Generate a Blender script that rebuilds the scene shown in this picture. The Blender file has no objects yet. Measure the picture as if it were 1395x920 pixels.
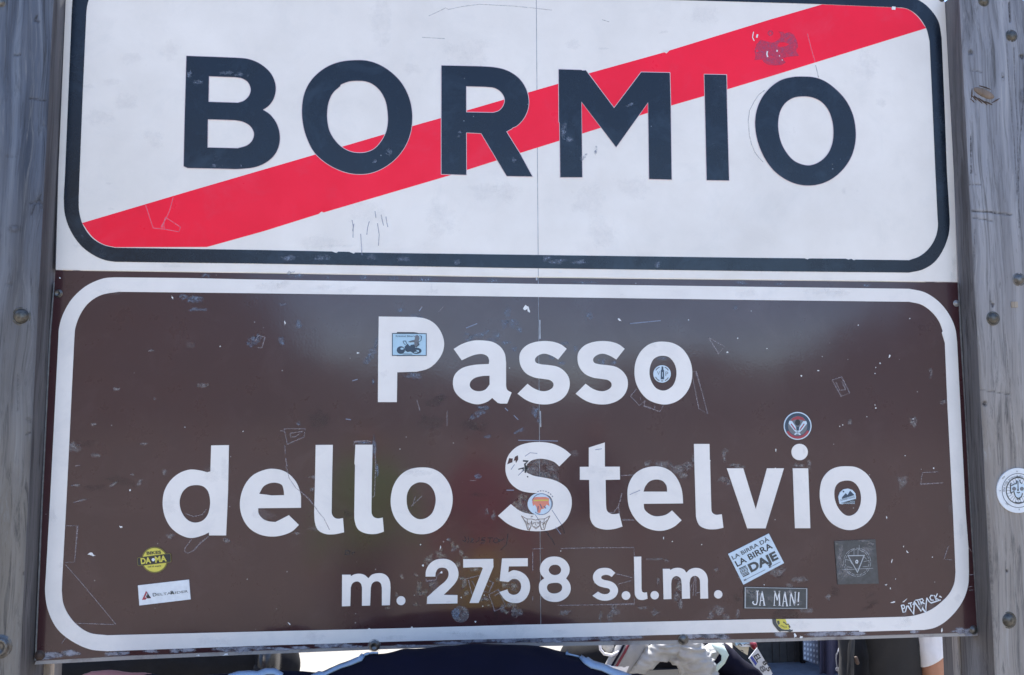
import bpy, bmesh, math, random
import numpy as np
from mathutils import Vector, Matrix, noise
from mathutils.geometry import delaunay_2d_cdt
from mathutils.bvhtree import BVHTree

random.seed(7)
scene = bpy.context.scene
col = scene.collection
R = math.radians

# ------------------------------------------------------------------ camera
# sign plane = world y 0 (front face), x to the right, z up; the camera stands at y < 0
F_PX, IW, IH = 1102.2, 1395.0, 920.0
CAM = Vector((-0.17166, -1.57807, 1.85))
SEAM_Z = CAM.z + 0.26323
YAW, PITCH, ROLL = 0.0878745, 0.0888175, 0.0015686


def _cam_axes():
    a, b, c = YAW, PITCH, ROLL
    Ry = Matrix(((math.cos(a), 0, math.sin(a)), (0, 1, 0), (-math.sin(a), 0, math.cos(a))))
    Rx = Matrix(((1, 0, 0), (0, math.cos(b), -math.sin(b)), (0, math.sin(b), math.cos(b))))
    Rz = Matrix(((math.cos(c), -math.sin(c), 0), (math.sin(c), math.cos(c), 0), (0, 0, 1)))
    M = Ry @ Rx @ Rz
    w = lambda v: Vector((v[0], v[2], -v[1]))        # (x, y down, z in) -> world
    return w(M.col[0]), w(M.col[1]), w(M.col[2])


AX, AY, AZ = _cam_axes()                              # right, down, forward
cam_data = bpy.data.cameras.new('camera')
cam_data.sensor_width = 36.0
cam_data.lens = 36.0 * F_PX / IW
cam_data.clip_start = 0.02
cam_data.clip_end = 20000
cam = bpy.data.objects.new('camera', cam_data)
col.objects.link(cam)
rot = Matrix((AX, -AY, -AZ)).transposed()
cam.matrix_world = Matrix.Translation(CAM) @ rot.to_4x4()
scene.camera = cam

# ------------------------------------------------------------------ light
SUN_EL, SUN_AZ = R(56), R(4)                          # azimuth clockwise from +Y
world = bpy.data.worlds.new('World')
scene.world = world
world.use_nodes = True
wn = world.node_tree
sky = wn.nodes.new('ShaderNodeTexSky')
sky.sky_type = 'NISHITA'
sky.sun_disc = False
sky.sun_elevation = SUN_EL
sky.sun_rotation = SUN_AZ
sky.altitude = 2700
sky.air_density = 1.0
sky.dust_density = 0.3
sky.ozone_density = 1.2
bg = wn.nodes['Background']
bg.inputs['Strength'].default_value = 0.15
wn.links.new(sky.outputs['Color'], bg.inputs['Color'])

sun_data = bpy.data.lights.new('sun', 'SUN')
sun_data.energy = 4.2
sun_data.angle = R(0.53)
sun_data.color = (1.0, 0.95, 0.87)
sun = bpy.data.objects.new('sun', sun_data)
col.objects.link(sun)
sd = Vector((math.sin(SUN_AZ) * math.cos(SUN_EL), math.cos(SUN_AZ) * math.cos(SUN_EL), math.sin(SUN_EL)))
sun.rotation_euler = (-sd).to_track_quat('-Z', 'Y').to_euler()
sun.location = (0, 3, 6)

vs = scene.view_settings
vs.view_transform = 'Standard'
vs.look = 'None'
vs.gamma = 1.0
vs.use_curve_mapping = False
vs.exposure = 1.92
scene.cycles.max_bounces = 6
scene.cycles.transparent_max_bounces = 16


# ------------------------------------------------------------------ geometry helpers
def U(px, py, y=0.0):
    """point of the plane world-y = y that the measured photo position (px, py) belongs to"""
    d = AX * ((px - IW / 2) / F_PX) + AY * ((py - IH / 2) / F_PX) + AZ
    t = (y - CAM.y) / d.y
    return CAM + d * t


def tag(o, label=None, cat=None, group=None, kind=None):
    if label: o['label'] = label
    if cat: o['category'] = cat
    if group: o['group'] = group
    if kind: o['kind'] = kind
    return o


def empty(name, loc, label, cat, group=None, rz=0.0):
    o = bpy.data.objects.new(name, None)
    o.empty_display_size = 0.05
    col.objects.link(o)
    o.location = loc
    o.rotation_euler = (0, 0, rz)
    return tag(o, label, cat, group)


def link_mesh(name, me, mat, parent=None, smooth=False):
    o = bpy.data.objects.new(name, me)
    if mat is not None and not me.materials:
        me.materials.append(mat)
    if smooth:
        me.shade_smooth()
    col.objects.link(o)
    if parent is not None:
        o.parent = parent
    return o


def root_of(o):
    v = Vector((0, 0, 0))
    while o is not None:
        v += o.location
        o = o.parent
    return v


def mesh_obj(name, verts, faces, mat, parent=None, smooth=False, origin=None, fade=None):
    """verts in world coordinates; stored relative to the parent chain (or to origin)"""
    base = root_of(parent) if parent is not None else Vector((0, 0, 0))
    org = Vector(origin) if origin is not None else base
    me = bpy.data.meshes.new(name)
    me.from_pydata([tuple(Vector(v) - org) for v in verts], [], faces)
    me.update()
    if mat is not None and mat.get('fade'):
        at = me.attributes.new('fade', 'FLOAT', 'POINT')
        at.data.foreach_set('value', [1.0] * len(me.vertices) if fade is None else fade)
    o = link_mesh(name, me, mat, parent, smooth)
    if origin is not None:
        o.location = org - base
    return o


def parse(spec, ox=0.0, oy=0.0, s=1.0):
    """'x,y x,yc ...' -> dense photo-space polygon; c marks a corner, other points are curve points"""
    pts = []
    for tok in spec.split():
        c = tok.endswith('c')
        if c: tok = tok[:-1]
        a, b = tok.split(',')
        pts.append((ox + float(a) / s, oy + float(b) / s, c))
    n = len(pts)
    corners = [i for i, p in enumerate(pts) if p[2]]
    P = [Vector((p[0], p[1])) for p in pts]

    def cr(p0, p1, p2, p3, k):
        def tj(ti, a, b): return ti + max((b - a).length, 1e-6) ** 0.5
        t0 = 0; t1 = tj(t0, p0, p1); t2 = tj(t1, p1, p2); t3 = tj(t2, p2, p3)
        out = []
        for q in range(k):
            t = t1 + (t2 - t1) * q / k
            A1 = p0 * ((t1 - t) / (t1 - t0)) + p1 * ((t - t0) / (t1 - t0))
            A2 = p1 * ((t2 - t) / (t2 - t1)) + p2 * ((t - t1) / (t2 - t1))
            A3 = p2 * ((t3 - t) / (t3 - t2)) + p3 * ((t - t2) / (t3 - t2))
            B1 = A1 * ((t2 - t) / (t2 - t0)) + A2 * ((t - t0) / (t2 - t0))
            B2 = A2 * ((t3 - t) / (t3 - t1)) + A3 * ((t - t1) / (t3 - t1))
            out.append(B1 * ((t2 - t) / (t2 - t1)) + B2 * ((t - t1) / (t2 - t1)))
        return out
    res = []
    if not corners:
        for i in range(n):
            res += cr(P[i - 1], P[i], P[(i + 1) % n], P[(i + 2) % n], 5)
        return res
    for ci, a in enumerate(corners):
        b = corners[(ci + 1) % len(corners)]
        run = [a]
        i = a
        while True:
            i = (i + 1) % n
            run.append(i)
            if i == b: break
        Q = [P[k] for k in run]
        if len(Q) == 2:
            res.append(Q[0])
            continue
        first = Q[0] * 2 - Q[1]
        last = Q[-1] * 2 - Q[-2]
        E = [first] + Q + [last]
        for k in range(1, len(E) - 2):
            res += cr(E[k - 1], E[k], E[k + 1], E[k + 2], 5)
    return res


def ellipse(cx, cy, rx, ry=None, n=32, a0=0.0, a1=360.0):
    ry = rx if ry is None else ry
    full = abs(a1 - a0) >= 359.9
    m = n if full else n + 1
    return [Vector((cx + rx * math.cos(R(a0 + (a1 - a0) * i / n)), cy + ry * math.sin(R(a0 + (a1 - a0) * i / n)))) for i in range(m)]


def grow(loop, d):
    """offset a closed photo-space loop outwards (positive d) whatever its winding"""
    n = len(loop)
    area = sum(loop[i].x * loop[(i + 1) % n].y - loop[(i + 1) % n].x * loop[i].y for i in range(n))
    s = 1 if area > 0 else -1
    out = []
    for i in range(n):
        a = (loop[i] - loop[i - 1]); b = (loop[(i + 1) % n] - loop[i])
        if a.length < 1e-9: a = b
        if b.length < 1e-9: b = a
        na = Vector((a.y, -a.x)).normalized() * s
        nb = Vector((b.y, -b.x)).normalized() * s
        m = na + nb
        if m.length < 1e-6: m = na
        m.normalize()
        k = 1.0 / max(0.5, m.dot(na))
        out.append(loop[i] + m * d * k)
    return out


def in_loops(p, loops):
    c = False
    for L in loops:
        j = len(L) - 1
        for i in range(len(L)):
            a, b = L[i], L[j]
            if (a.y > p.y) != (b.y > p.y) and p.x < (b.x - a.x) * (p.y - a.y) / (b.y - a.y) + a.x:
                c = not c
            j = i
    return c


def clean(loop, eps=0.02):
    out = []
    for p in loop:
        if not out or (p - out[-1]).length > eps:
            out.append(p)
    if len(out) > 2 and (out[0] - out[-1]).length < eps:
        out.pop()
    return out


def film_data(loops, y_front, y_back):
    loops = [clean(l) for l in loops]
    loops = [l for l in loops if len(l) > 2]
    verts2, edges = [], []
    for l in loops:
        b = len(verts2)
        verts2 += l
        edges += [(b + i, b + (i + 1) % len(l)) for i in range(len(l))]
    vo, eo, fo, *_ = delaunay_2d_cdt(verts2, edges, [], 0, 1e-5)
    V, Fc = [], []
    for v in vo:
        V.append(U(v.x, v.y, y_front))
    for f in fo:
        c = (vo[f[0]] + vo[f[1]] + vo[f[2]]) / 3
        if in_loops(c, loops):
            a, b, d = [V[i] for i in f[:3]]
            nrm = (b - a).cross(d - a)
            Fc.append(tuple(f) if nrm.y < 0 else tuple(reversed(f)))
    for l in loops:
        b = len(V)
        n = len(l)
        V += [U(p.x, p.y, y_front) for p in l]
        V += [U(p.x, p.y, y_front) + Vector((0, y_back - y_front, 0)) for p in l]
        for i in range(n):
            j = (i + 1) % n
            Fc.append((b + i, b + j, b + n + j, b + n + i))
    return V, Fc


def film(name, loops, mat, parent, front=0.0010, back=0.0, base=0.0):
    """thin sheet glued to the plane y = base, its face 'front' metres in front of it"""
    V, Fc = film_data(loops, base - front, base - back)
    return mesh_obj(name, V, Fc, mat, parent)


def stroke_loop(pts, w):
    """outline polygon of a polyline of width w (photo px)"""
    pts = [Vector(p) for p in pts]
    Lf, Rt = [], []
    n = len(pts)
    for i, p in enumerate(pts):
        a = pts[max(0, i - 1)]; b = pts[min(n - 1, i + 1)]
        d = (b - a)
        if d.length < 1e-6: d = Vector((1, 0))
        d.normalize()
        nn = Vector((-d.y, d.x))
        k = 1.0
        if 0 < i < n - 1:
            d1 = (p - a).normalized()
            k = 1.0 / max(0.45, abs(nn.dot(Vector((-d1.y, d1.x)))))
        Lf.append(p + nn * w / 2 * k)
        Rt.append(p - nn * w / 2 * k)
    return Lf + Rt[::-1]


def strokes(name, lines, mat, parent, front=0.0011, base=0.0, w=1.0, stuff=True, label=None):
    """many thin flat marks joined in one mesh; a line is a list of px points, optionally (points, width)"""
    V, Fc = [], []
    for L in lines:
        ww = w
        if isinstance(L, tuple): L, ww = L
        pts = [Vector(p) for p in L]
        n = len(pts)
        b = len(V)
        lp = stroke_loop(pts, ww)
        for i in range(n):
            V.append(U(lp[i].x, lp[i].y, base - front))
            q = lp[2 * n - 1 - i]
            V.append(U(q.x, q.y, base - front))
        for i in range(n - 1):
            Fc.append((b + 2 * i, b + 2 * i + 1, b + 2 * i + 3, b + 2 * i + 2))
    o = mesh_obj(name, V, Fc, mat, parent)
    if stuff: o['kind'] = 'stuff'
    if label: o['label'] = label
    return o


_tcache = {}


def text_mesh(s, bold=0.0):
    key = (s, bold)
    if key in _tcache: return _tcache[key]
    cu = bpy.data.curves.new('t', 'FONT')
    cu.body = s
    cu.offset = bold
    cu.resolution_u = 4
    ob = bpy.data.objects.new('t', cu)
    col.objects.link(ob)
    dg = bpy.context.evaluated_depsgraph_get()
    me = bpy.data.meshes.new_from_object(ob.evaluated_get(dg))
    vs_ = [Vector((v.co.x, v.co.y)) for v in me.vertices]
    fs_ = [tuple(p.vertices) for p in me.polygons]
    bpy.data.objects.remove(ob)
    bpy.data.curves.remove(cu)
    bpy.data.meshes.remove(me)
    x0 = min(v.x for v in vs_); x1 = max(v.x for v in vs_)
    # cap height of the letters that stand on the baseline
    y1 = max(v.y for v in vs_)
    _tcache[key] = (vs_, fs_, x0, x1, y1)
    return _tcache[key]


def lettering(s, p0, p1, h, mat, parent, front=0.0016, base=0.0, bold=0.0, name='lettering', label=None, bend=None):
    """text from px p0 to px p1 along its baseline, h px tall; bend=(cx,cy,r,a0,a1) puts it round an arc"""
    vs_, fs_, x0, x1, y1 = text_mesh(s, bold)
    p0 = Vector(p0) if p0 else None
    V = []
    if bend is None:
        p1 = Vector(p1)
        ex = (p1 - p0)
        up = Vector((ex.y, -ex.x)).normalized()
        for v in vs_:
            q = p0 + ex * ((v.x - x0) / (x1 - x0)) + up * (h * v.y / y1)
            V.append(U(q.x, q.y, base - front))
    else:
        cx, cy, r, a0, a1 = bend
        sgn = 1 if a1 > a0 else -1
        for v in vs_:
            a = R(a0 + (a1 - a0) * (v.x - x0) / (x1 - x0))
            rr = r + sgn * h * v.y / y1
            V.append(U(cx + rr * math.cos(a), cy + rr * math.sin(a), base - front))
    Fc = []
    for f in fs_:
        a, b, d = V[f[0]], V[f[1]], V[f[2]]
        Fc.append(f if (b - a).cross(d - a).y < 0 else tuple(reversed(f)))
    o = mesh_obj(name, V, Fc, mat, parent)
    if label: o['label'] = label
    return o


def box(name, lo, hi, mat, parent=None, bevel=0.0, rot=None, seg=2):
    lo, hi = Vector(lo), Vector(hi)
    c = (lo + hi) / 2
    bm = bmesh.new()
    bmesh.ops.create_cube(bm, size=1.0)
    bmesh.ops.scale(bm, vec=(hi - lo), verts=bm.verts)
    if bevel:
        bmesh.ops.bevel(bm, geom=list(bm.edges), offset=bevel, segments=seg, affect='EDGES', profile=0.6)
    if rot is not None:
        bmesh.ops.rotate(bm, cent=(0, 0, 0), matrix=rot, verts=bm.verts)
    base = root_of(parent) if parent is not None else Vector((0, 0, 0))
    bmesh.ops.translate(bm, vec=c - base, verts=bm.verts)
    me = bpy.data.meshes.new(name)
    bm.to_mesh(me); bm.free()
    return link_mesh(name, me, mat, parent, smooth=False)


def loft(points, radii, side=None, n=16, caps=True):
    """tube through points; radii are r or (r_side, r_other); returns verts, faces (closed)"""
    P = [Vector(p) for p in points]
    rad = [(r, r) if not isinstance(r, (tuple, list)) else r for r in radii]
    m = len(P)
    V, Fc = [], []
    ref = Vector(side) if side is not None else None
    prev = None
    rows = []

    def row(c, d, ra, rb):
        nonlocal prev
        s = ref if ref is not None else (prev if prev is not None else (Vector((1, 0, 0)) if abs(d.x) < 0.8 else Vector((0, 1, 0))))
        s = (s - d * s.dot(d))
        if s.length < 1e-4: s = d.orthogonal()
        s.normalize()
        prev = s.copy()
        t = d.cross(s).normalized()
        b = len(V)
        for k in range(n):
            a = 2 * math.pi * k / n
            V.append(c + s * (ra * math.cos(a)) + t * (rb * math.sin(a)))
        rows.append(b)
    for i in range(m):
        d = (P[min(i + 1, m - 1)] - P[max(i - 1, 0)]).normalized()
        ra, rb = rad[i]
        if i == 0 and caps:
            d0 = (P[1] - P[0]).normalized()
            for a in (80, 55, 28):
                q = min(ra, rb)
                row(P[0] - d0 * q * math.sin(R(a)), d0, ra * math.cos(R(a)), rb * math.cos(R(a)))
        row(P[i], d, ra, rb)
        if i == m - 1 and caps:
            d0 = (P[-1] - P[-2]).normalized()
            for a in (28, 55, 80):
                q = min(ra, rb)
                row(P[-1] + d0 * q * math.sin(R(a)), d0, ra * math.cos(R(a)), rb * math.cos(R(a)))
    for i in range(len(rows) - 1):
        a, b = rows[i], rows[i + 1]
        for k in range(n):
            k2 = (k + 1) % n
            Fc.append((a + k, a + k2, b + k2, b + k))
    Fc.append(tuple(reversed(range(rows[0], rows[0] + n))))
    Fc.append(tuple(range(rows[-1], rows[-1] + n)))
    return V, Fc


def ball(c, r, n=14):
    rx, ry, rz = r if isinstance(r, (tuple, list)) else (r, r, r)
    bm = bmesh.new()
    bmesh.ops.create_uvsphere(bm, u_segments=n, v_segments=max(6, n // 2 + 2), radius=1.0)
    V = [Vector((v.co.x * rx, v.co.y * ry, v.co.z * rz)) + Vector(c) for v in bm.verts]
    Fc = [tuple(v.index for v in f.verts) for f in bm.faces]
    bm.free()
    return V, Fc


def join(parts):
    V, Fc = [], []
    for v, f in parts:
        b = len(V)
        V += v
        Fc += [tuple(i + b for i in q) for q in f]
    return V, Fc


def blend(name, parts, mat, parent, voxel=0.008, smooth=4, wrinkle=0.0, wscale=14.0, wdir=(1, 1, 1)):
    """melt overlapping closed shapes into one continuous skin"""
    V, Fc = join(parts)
    me = bpy.data.meshes.new('tmp')
    me.from_pydata([tuple(v) for v in V], [], Fc)
    me.update()
    ob = bpy.data.objects.new('tmp', me)
    col.objects.link(ob)
    md = ob.modifiers.new('r', 'REMESH')
    md.mode = 'VOXEL'
    md.voxel_size = voxel
    ms = ob.modifiers.new('s', 'SMOOTH')
    ms.factor = 0.6
    ms.iterations = smooth
    dg = bpy.context.evaluated_depsgraph_get()
    out = bpy.data.meshes.new_from_object(ob.evaluated_get(dg))
    bpy.data.objects.remove(ob)
    bpy.data.meshes.remove(me)
    out.name = name
    base = root_of(parent) if parent is not None else Vector((0, 0, 0))
    if wrinkle:
        ns = [v.normal.copy() for v in out.vertices]
        for v, nn in zip(out.vertices, ns):
            p = Vector((v.co.x * wdir[0], v.co.y * wdir[1], v.co.z * wdir[2])) * wscale
            k = noise.noise(p + Vector((3.1, 7.7, 1.3)) + noise.noise_vector(p * 0.5) * 0.9)
            k2 = noise.noise(p * 2.3)
            v.co = v.co + nn * (wrinkle * ((1 - abs(k) * 2.4) * 0.7 + 0.3 * k2))
    for v in out.vertices:
        v.co = v.co - base
    out.update()
    out.materials.clear()
    return link_mesh(name, out, mat, parent, smooth=True)


# ------------------------------------------------------------------ materials
def new_mat(name):
    m = bpy.data.materials.new(name)
    m.use_nodes = True
    nt = m.node_tree
    return m, nt, nt.nodes['Principled BSDF']


def coords(nt, scale=(1, 1, 1), rot=(0, 0, 0)):
    tc = nt.nodes.new('ShaderNodeTexCoord')
    mp = nt.nodes.new('ShaderNodeMapping')
    mp.inputs['Scale'].default_value = scale
    mp.inputs['Rotation'].default_value = rot
    nt.links.new(tc.outputs['Object'], mp.inputs['Vector'])
    return mp.outputs['Vector']


def noise_tex(nt, vec, scale, detail=4, rough=0.6, dist=0.0):
    n = nt.nodes.new('ShaderNodeTexNoise')
    n.inputs['Scale'].default_value = scale
    n.inputs['Detail'].default_value = detail
    n.inputs['Roughness'].default_value = rough
    n.inputs['Distortion'].default_value = dist
    nt.links.new(vec, n.inputs['Vector'])
    return n.outputs['Fac']


def ramp(nt, fac, stops, mode='LINEAR'):
    r = nt.nodes.new('ShaderNodeValToRGB')
    r.color_ramp.interpolation = mode
    els = r.color_ramp.elements
    while len(els) < len(stops): els.new(0.5)
    for e, (p, c) in zip(els, stops):
        e.position = p
        e.color = (c[0], c[1], c[2], 1) if isinstance(c, (tuple, list)) else (c, c, c, 1)
    nt.links.new(fac, r.inputs['Fac'])
    return r.outputs['Color']


def mix(nt, a, b, fac, kind='MIX'):
    m = nt.nodes.new('ShaderNodeMix')
    m.data_type = 'RGBA'
    m.blend_type = kind
    for sock, v in ((m.inputs[6], a), (m.inputs[7], b), (m.inputs[0], fac)):
        if hasattr(v, 'is_output') or isinstance(v, bpy.types.NodeSocket):
            nt.links.new(v, sock)
        elif isinstance(v, (int, float)):
            sock.default_value = v if sock.type == 'VALUE' else (v, v, v, 1)
        else:
            sock.default_value = (v[0], v[1], v[2], 1)
    return m.outputs[2]


def bump(nt, bsdf, height, strength=0.3, dist=0.001):
    b = nt.nodes.new('ShaderNodeBump')
    b.inputs['Strength'].default_value = strength
    b.inputs['Distance'].default_value = dist
    nt.links.new(height, b.inputs['Height'])
    nt.links.new(b.outputs['Normal'], bsdf.inputs['Normal'])
    return b


def film_mat(name, colr, stain=None, amount=0.25, rough=0.3, specks=None, wave=0.15, speck_amt=0.5, spec=0.5, coat=0.0):
    m, nt, b = new_mat(name)
    v = coords(nt)
    c = mix(nt, colr, tuple(x * 0.86 for x in colr), ramp(nt, noise_tex(nt, v, 3.5, 6, 0.65), [(0.35, 0.0), (0.7, 1.0)]))
    if stain is not None:
        f = ramp(nt, noise_tex(nt, v, 9.0, 9, 0.72, 0.6), [(0.52, 0.0), (0.75, amount)])
        c = mix(nt, c, stain, f)
        f2 = ramp(nt, noise_tex(nt, v, 60.0, 5, 0.7), [(0.6, 0.0), (0.8, amount * 0.6)])
        c = mix(nt, c, stain, f2)
    if specks is not None:
        vo = nt.nodes.new('ShaderNodeTexVoronoi')
        vo.inputs['Scale'].default_value = 55.0
        nt.links.new(v, vo.inputs['Vector'])
        d = ramp(nt, vo.outputs['Distance'], [(0.045, 1.0), (0.09, 0.0)])
        sep = nt.nodes.new('ShaderNodeSeparateColor')
        nt.links.new(vo.outputs['Color'], sep.inputs['Color'])
        pick = ramp(nt, sep.outputs[0], [(0.90, 0.0), (0.93, 1.0)])
        mm = nt.nodes.new('ShaderNodeMath'); mm.operation = 'MULTIPLY'
        nt.links.new(d, mm.inputs[0]); nt.links.new(pick, mm.inputs[1])
        m2 = nt.nodes.new('ShaderNodeMath'); m2.operation = 'MULTIPLY'
        nt.links.new(mm.outputs[0], m2.inputs[0]); m2.inputs[1].default_value = speck_amt
        c = mix(nt, c, specks, m2.outputs[0])
    nt.links.new(c, b.inputs['Base Color'])
    r = ramp(nt, noise_tex(nt, v, 14.0, 7, 0.7), [(0.3, rough * 0.75), (0.75, rough * 1.5)])
    nt.links.new(r, b.inputs['Roughness'])
    b.inputs['Specular IOR Level'].default_value = spec
    b.inputs['Coat Weight'].default_value = coat
    b.inputs['Coat Roughness'].default_value = 0.10
    # broad dents of the sheet plus the fine honeycomb of the reflective film
    vv = noise_tex(nt, v, 2.2, 2, 0.5)
    h = noise_tex(nt, v, 240.0, 2, 0.5)
    ad = nt.nodes.new('ShaderNodeMath'); ad.operation = 'MULTIPLY_ADD'
    nt.links.new(h, ad.inputs[0]); ad.inputs[1].default_value = 0.012; nt.links.new(vv, ad.inputs[2])
    bb = bump(nt, b, ad.outputs[0], wave, 0.02)
    nt.links.new(bb.outputs['Normal'], b.inputs['Coat Normal'])
    return m


def plain(name, colr, rough=0.5, metal=0.0, spec=0.5, var=0.12, scale=30.0, bmp=0.0, bscale=200.0, bd=0.001):
    m, nt, b = new_mat(name)
    v = coords(nt)
    c = mix(nt, colr, tuple(x * (1 - var) for x in colr), ramp(nt, noise_tex(nt, v, scale, 5, 0.65), [(0.35, 0.0), (0.65, 1.0)]))
    nt.links.new(c, b.inputs['Base Color'])
    b.inputs['Roughness'].default_value = rough
    b.inputs['Metallic'].default_value = metal
    b.inputs['Specular IOR Level'].default_value = spec
    if bmp:
        bump(nt, b, noise_tex(nt, v, bscale, 5, 0.6), bmp, bd)
    return m


def patchy(name, colr, scale=70.0, lo=0.45, hi=0.6, alpha=0.7, rough=0.6, fade=True):
    """worn or dusty film: shows only in noisy flecks, the sheet below shows between them"""
    m, nt, b = new_mat(name)
    v = coords(nt)
    nt.links.new(mix(nt, colr, tuple(min(1, x * 1.35) for x in colr), noise_tex(nt, v, scale * 2, 3, 0.6)), b.inputs['Base Color'])
    b.inputs['Roughness'].default_value = rough
    at = nt.nodes.new('ShaderNodeAttribute')
    at.attribute_name = 'fade'
    nz = noise_tex(nt, v, scale, 9, 0.72, 0.15)
    # the flecks thin out towards the rim of the patch
    ad = nt.nodes.new('ShaderNodeMath'); ad.operation = 'MULTIPLY_ADD'
    nt.links.new(at.outputs['Fac'], ad.inputs[0]); ad.inputs[1].default_value = 0.30
    nt.links.new(nz, ad.inputs[2])
    f = ramp(nt, ad.outputs[0], [(lo + 0.14, 0.0), (hi + 0.22, alpha)])
    nt.links.new(f, b.inputs['Alpha'])
    m['fade'] = 1
    return m


def wood_mat(name, c1, c2, c3, warm, seed=0.0, warm_amt=1.0, flare_tint=(0.86, 0.95, 1.12)):
    """weathered softwood, grain along z; silvered towards the top, browner towards the foot; checks and knots carry 'dirt'"""
    m, nt, b = new_mat(name)
    tc = nt.nodes.new('ShaderNodeTexCoord')
    geo = nt.nodes.new('ShaderNodeNewGeometry')
    mp = nt.nodes.new('ShaderNodeMapping')
    mp.inputs['Location'].default_value = (seed, seed * 2, seed)
    # the grain wanders: bend the coordinates sideways by a slow noise
    wv = nt.nodes.new('ShaderNodeTexNoise')
    wq = nt.nodes.new('ShaderNodeMapping')
    wq.inputs['Scale'].default_value = (7, 7, 2.6)
    wq.inputs['Location'].default_value = (seed, 0, seed)
    nt.links.new(tc.outputs['Object'], wq.inputs['Vector'])
    nt.links.new(wq.outputs['Vector'], wv.inputs['Vector'])
    wv.inputs['Scale'].default_value = 1.0
    wv.inputs['Detail'].default_value = 2
    vm = nt.nodes.new('ShaderNodeVectorMath'); vm.operation = 'MULTIPLY_ADD'
    nt.links.new(wv.outputs['Color'], vm.inputs[0])
    vm.inputs[1].default_value = (0.055, 0.055, 0.0)
    nt.links.new(tc.outputs['Object'], vm.inputs[2])
    nt.links.new(vm.outputs[0], mp.inputs['Vector'])

    def st(sx, sz):
        q = nt.nodes.new('ShaderNodeMapping')
        q.inputs['Scale'].default_value = (sx, sx, sz)
        nt.links.new(mp.outputs['Vector'], q.inputs['Vector'])
        return q.outputs['Vector']
    broad = noise_tex(nt, st(26, 0.9), 1.0, 4, 0.55, 0.6)
    fine = noise_tex(nt, st(330, 5.0), 1.0, 5, 0.7, 0.3)
    mid = noise_tex(nt, st(58, 1.3), 1.0, 7, 0.75, 1.6)
    blot = noise_tex(nt, st(6, 2.2), 1.0, 6, 0.7)
    spot = noise_tex(nt, st(60, 22), 1.0, 4, 0.6)
    c = ramp(nt, broad, [(0.30, c1), (0.48, c2), (0.68, c3)])
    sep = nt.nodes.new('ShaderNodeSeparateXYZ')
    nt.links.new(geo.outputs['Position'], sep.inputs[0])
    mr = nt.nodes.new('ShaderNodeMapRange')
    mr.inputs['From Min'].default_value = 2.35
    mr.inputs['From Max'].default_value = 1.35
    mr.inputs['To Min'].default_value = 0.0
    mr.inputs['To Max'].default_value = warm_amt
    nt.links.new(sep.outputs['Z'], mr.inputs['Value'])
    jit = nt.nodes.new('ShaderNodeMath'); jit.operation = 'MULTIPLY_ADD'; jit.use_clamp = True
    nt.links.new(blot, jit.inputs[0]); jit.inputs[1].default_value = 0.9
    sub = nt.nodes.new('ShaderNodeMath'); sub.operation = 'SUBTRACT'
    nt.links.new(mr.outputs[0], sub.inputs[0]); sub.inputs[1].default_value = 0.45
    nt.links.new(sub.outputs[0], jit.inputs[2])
    c = mix(nt, mix(nt, c, flare_tint, 1.0, 'MULTIPLY'), mix(nt, c, warm, 0.55), jit.outputs[0])  # blue flare and warm ground bounce painted into the wood by height
    c = mix(nt, c, tuple(x * 0.40 for x in c1), ramp(nt, mid, [(0.51, 0.0), (0.68, 0.8)]))
    c = mix(nt, c, tuple(min(1, x * 1.25) for x in c3), ramp(nt, mid, [(0.28, 0.6), (0.42, 0.0)]))
    c = mix(nt, c, tuple(min(1, x * 1.35) for x in c3), ramp(nt, fine, [(0.55, 0.0), (0.8, 0.35)]))
    c = mix(nt, c, tuple(x * 0.30 for x in c1), ramp(nt, fine, [(0.25, 0.5), (0.42, 0.0)]))
    c = mix(nt, c, tuple(x * 0.55 for x in c1), ramp(nt, spot, [(0.66, 0.0), (0.80, 0.6)]))
    at = nt.nodes.new('ShaderNodeAttribute')
    at.attribute_name = 'shade_dirt'
    br = nt.nodes.new('ShaderNodeMath'); br.operation = 'MULTIPLY'
    nt.links.new(at.outputs['Fac'], br.inputs[0])
    nt.links.new(ramp(nt, noise_tex(nt, mp.outputs['Vector'], 160, 4, 0.7), [(0.38, 0.25), (0.6, 1.0)]), br.inputs[1])
    c = mix(nt, c, (0.030, 0.025, 0.024), br.outputs[0])  # groove and hole shade painted dark into the colour, along with the knots
    nt.links.new(c, b.inputs['Base Color'])
    b.inputs['Roughness'].default_value = 0.95
    b.inputs['Specular IOR Level'].default_value = 0.12
    ad = nt.nodes.new('ShaderNodeMath'); ad.operation = 'ADD'
    nt.links.new(fine, ad.inputs[0]); nt.links.new(mid, ad.inputs[1])
    bump(nt, b, ad.outputs[0], 0.35, 0.001)
    return m


M = {}
M['white'] = film_mat('white reflective film', (0.85, 0.795, 0.735), (0.55, 0.54, 0.52), 0.26, 0.34, wave=0.10)
M['white2'] = film_mat('white lettering film', (0.85, 0.805, 0.765), (0.50, 0.50, 0.52), 0.32, 0.34, wave=0.10)
M['navy'] = film_mat('dark blue film', (0.006, 0.010, 0.019), (0.05, 0.08, 0.12), 0.35, 0.22, specks=(0.4, 0.45, 0.5), wave=0.16, spec=0.4)
M['red'] = film_mat('red film', (1.0, 0.006, 0.038), (0.85, 0.07, 0.12), 0.35, 0.32, wave=0.12, spec=0.3)
M['brown'] = film_mat('brown film', (0.050, 0.0175, 0.0205), (0.080, 0.043, 0.047), 0.45, 0.30, specks=(0.5, 0.48, 0.48), wave=0.22, spec=0.25, coat=0.70)
M['edge'] = film_mat('letter rim film', (0.72, 0.60, 0.62), rough=0.4)
M['alu'] = plain('weathered aluminium', (0.36, 0.36, 0.36), 0.45, 0.55, var=0.4, scale=60, bmp=0.3, bscale=150)
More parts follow.
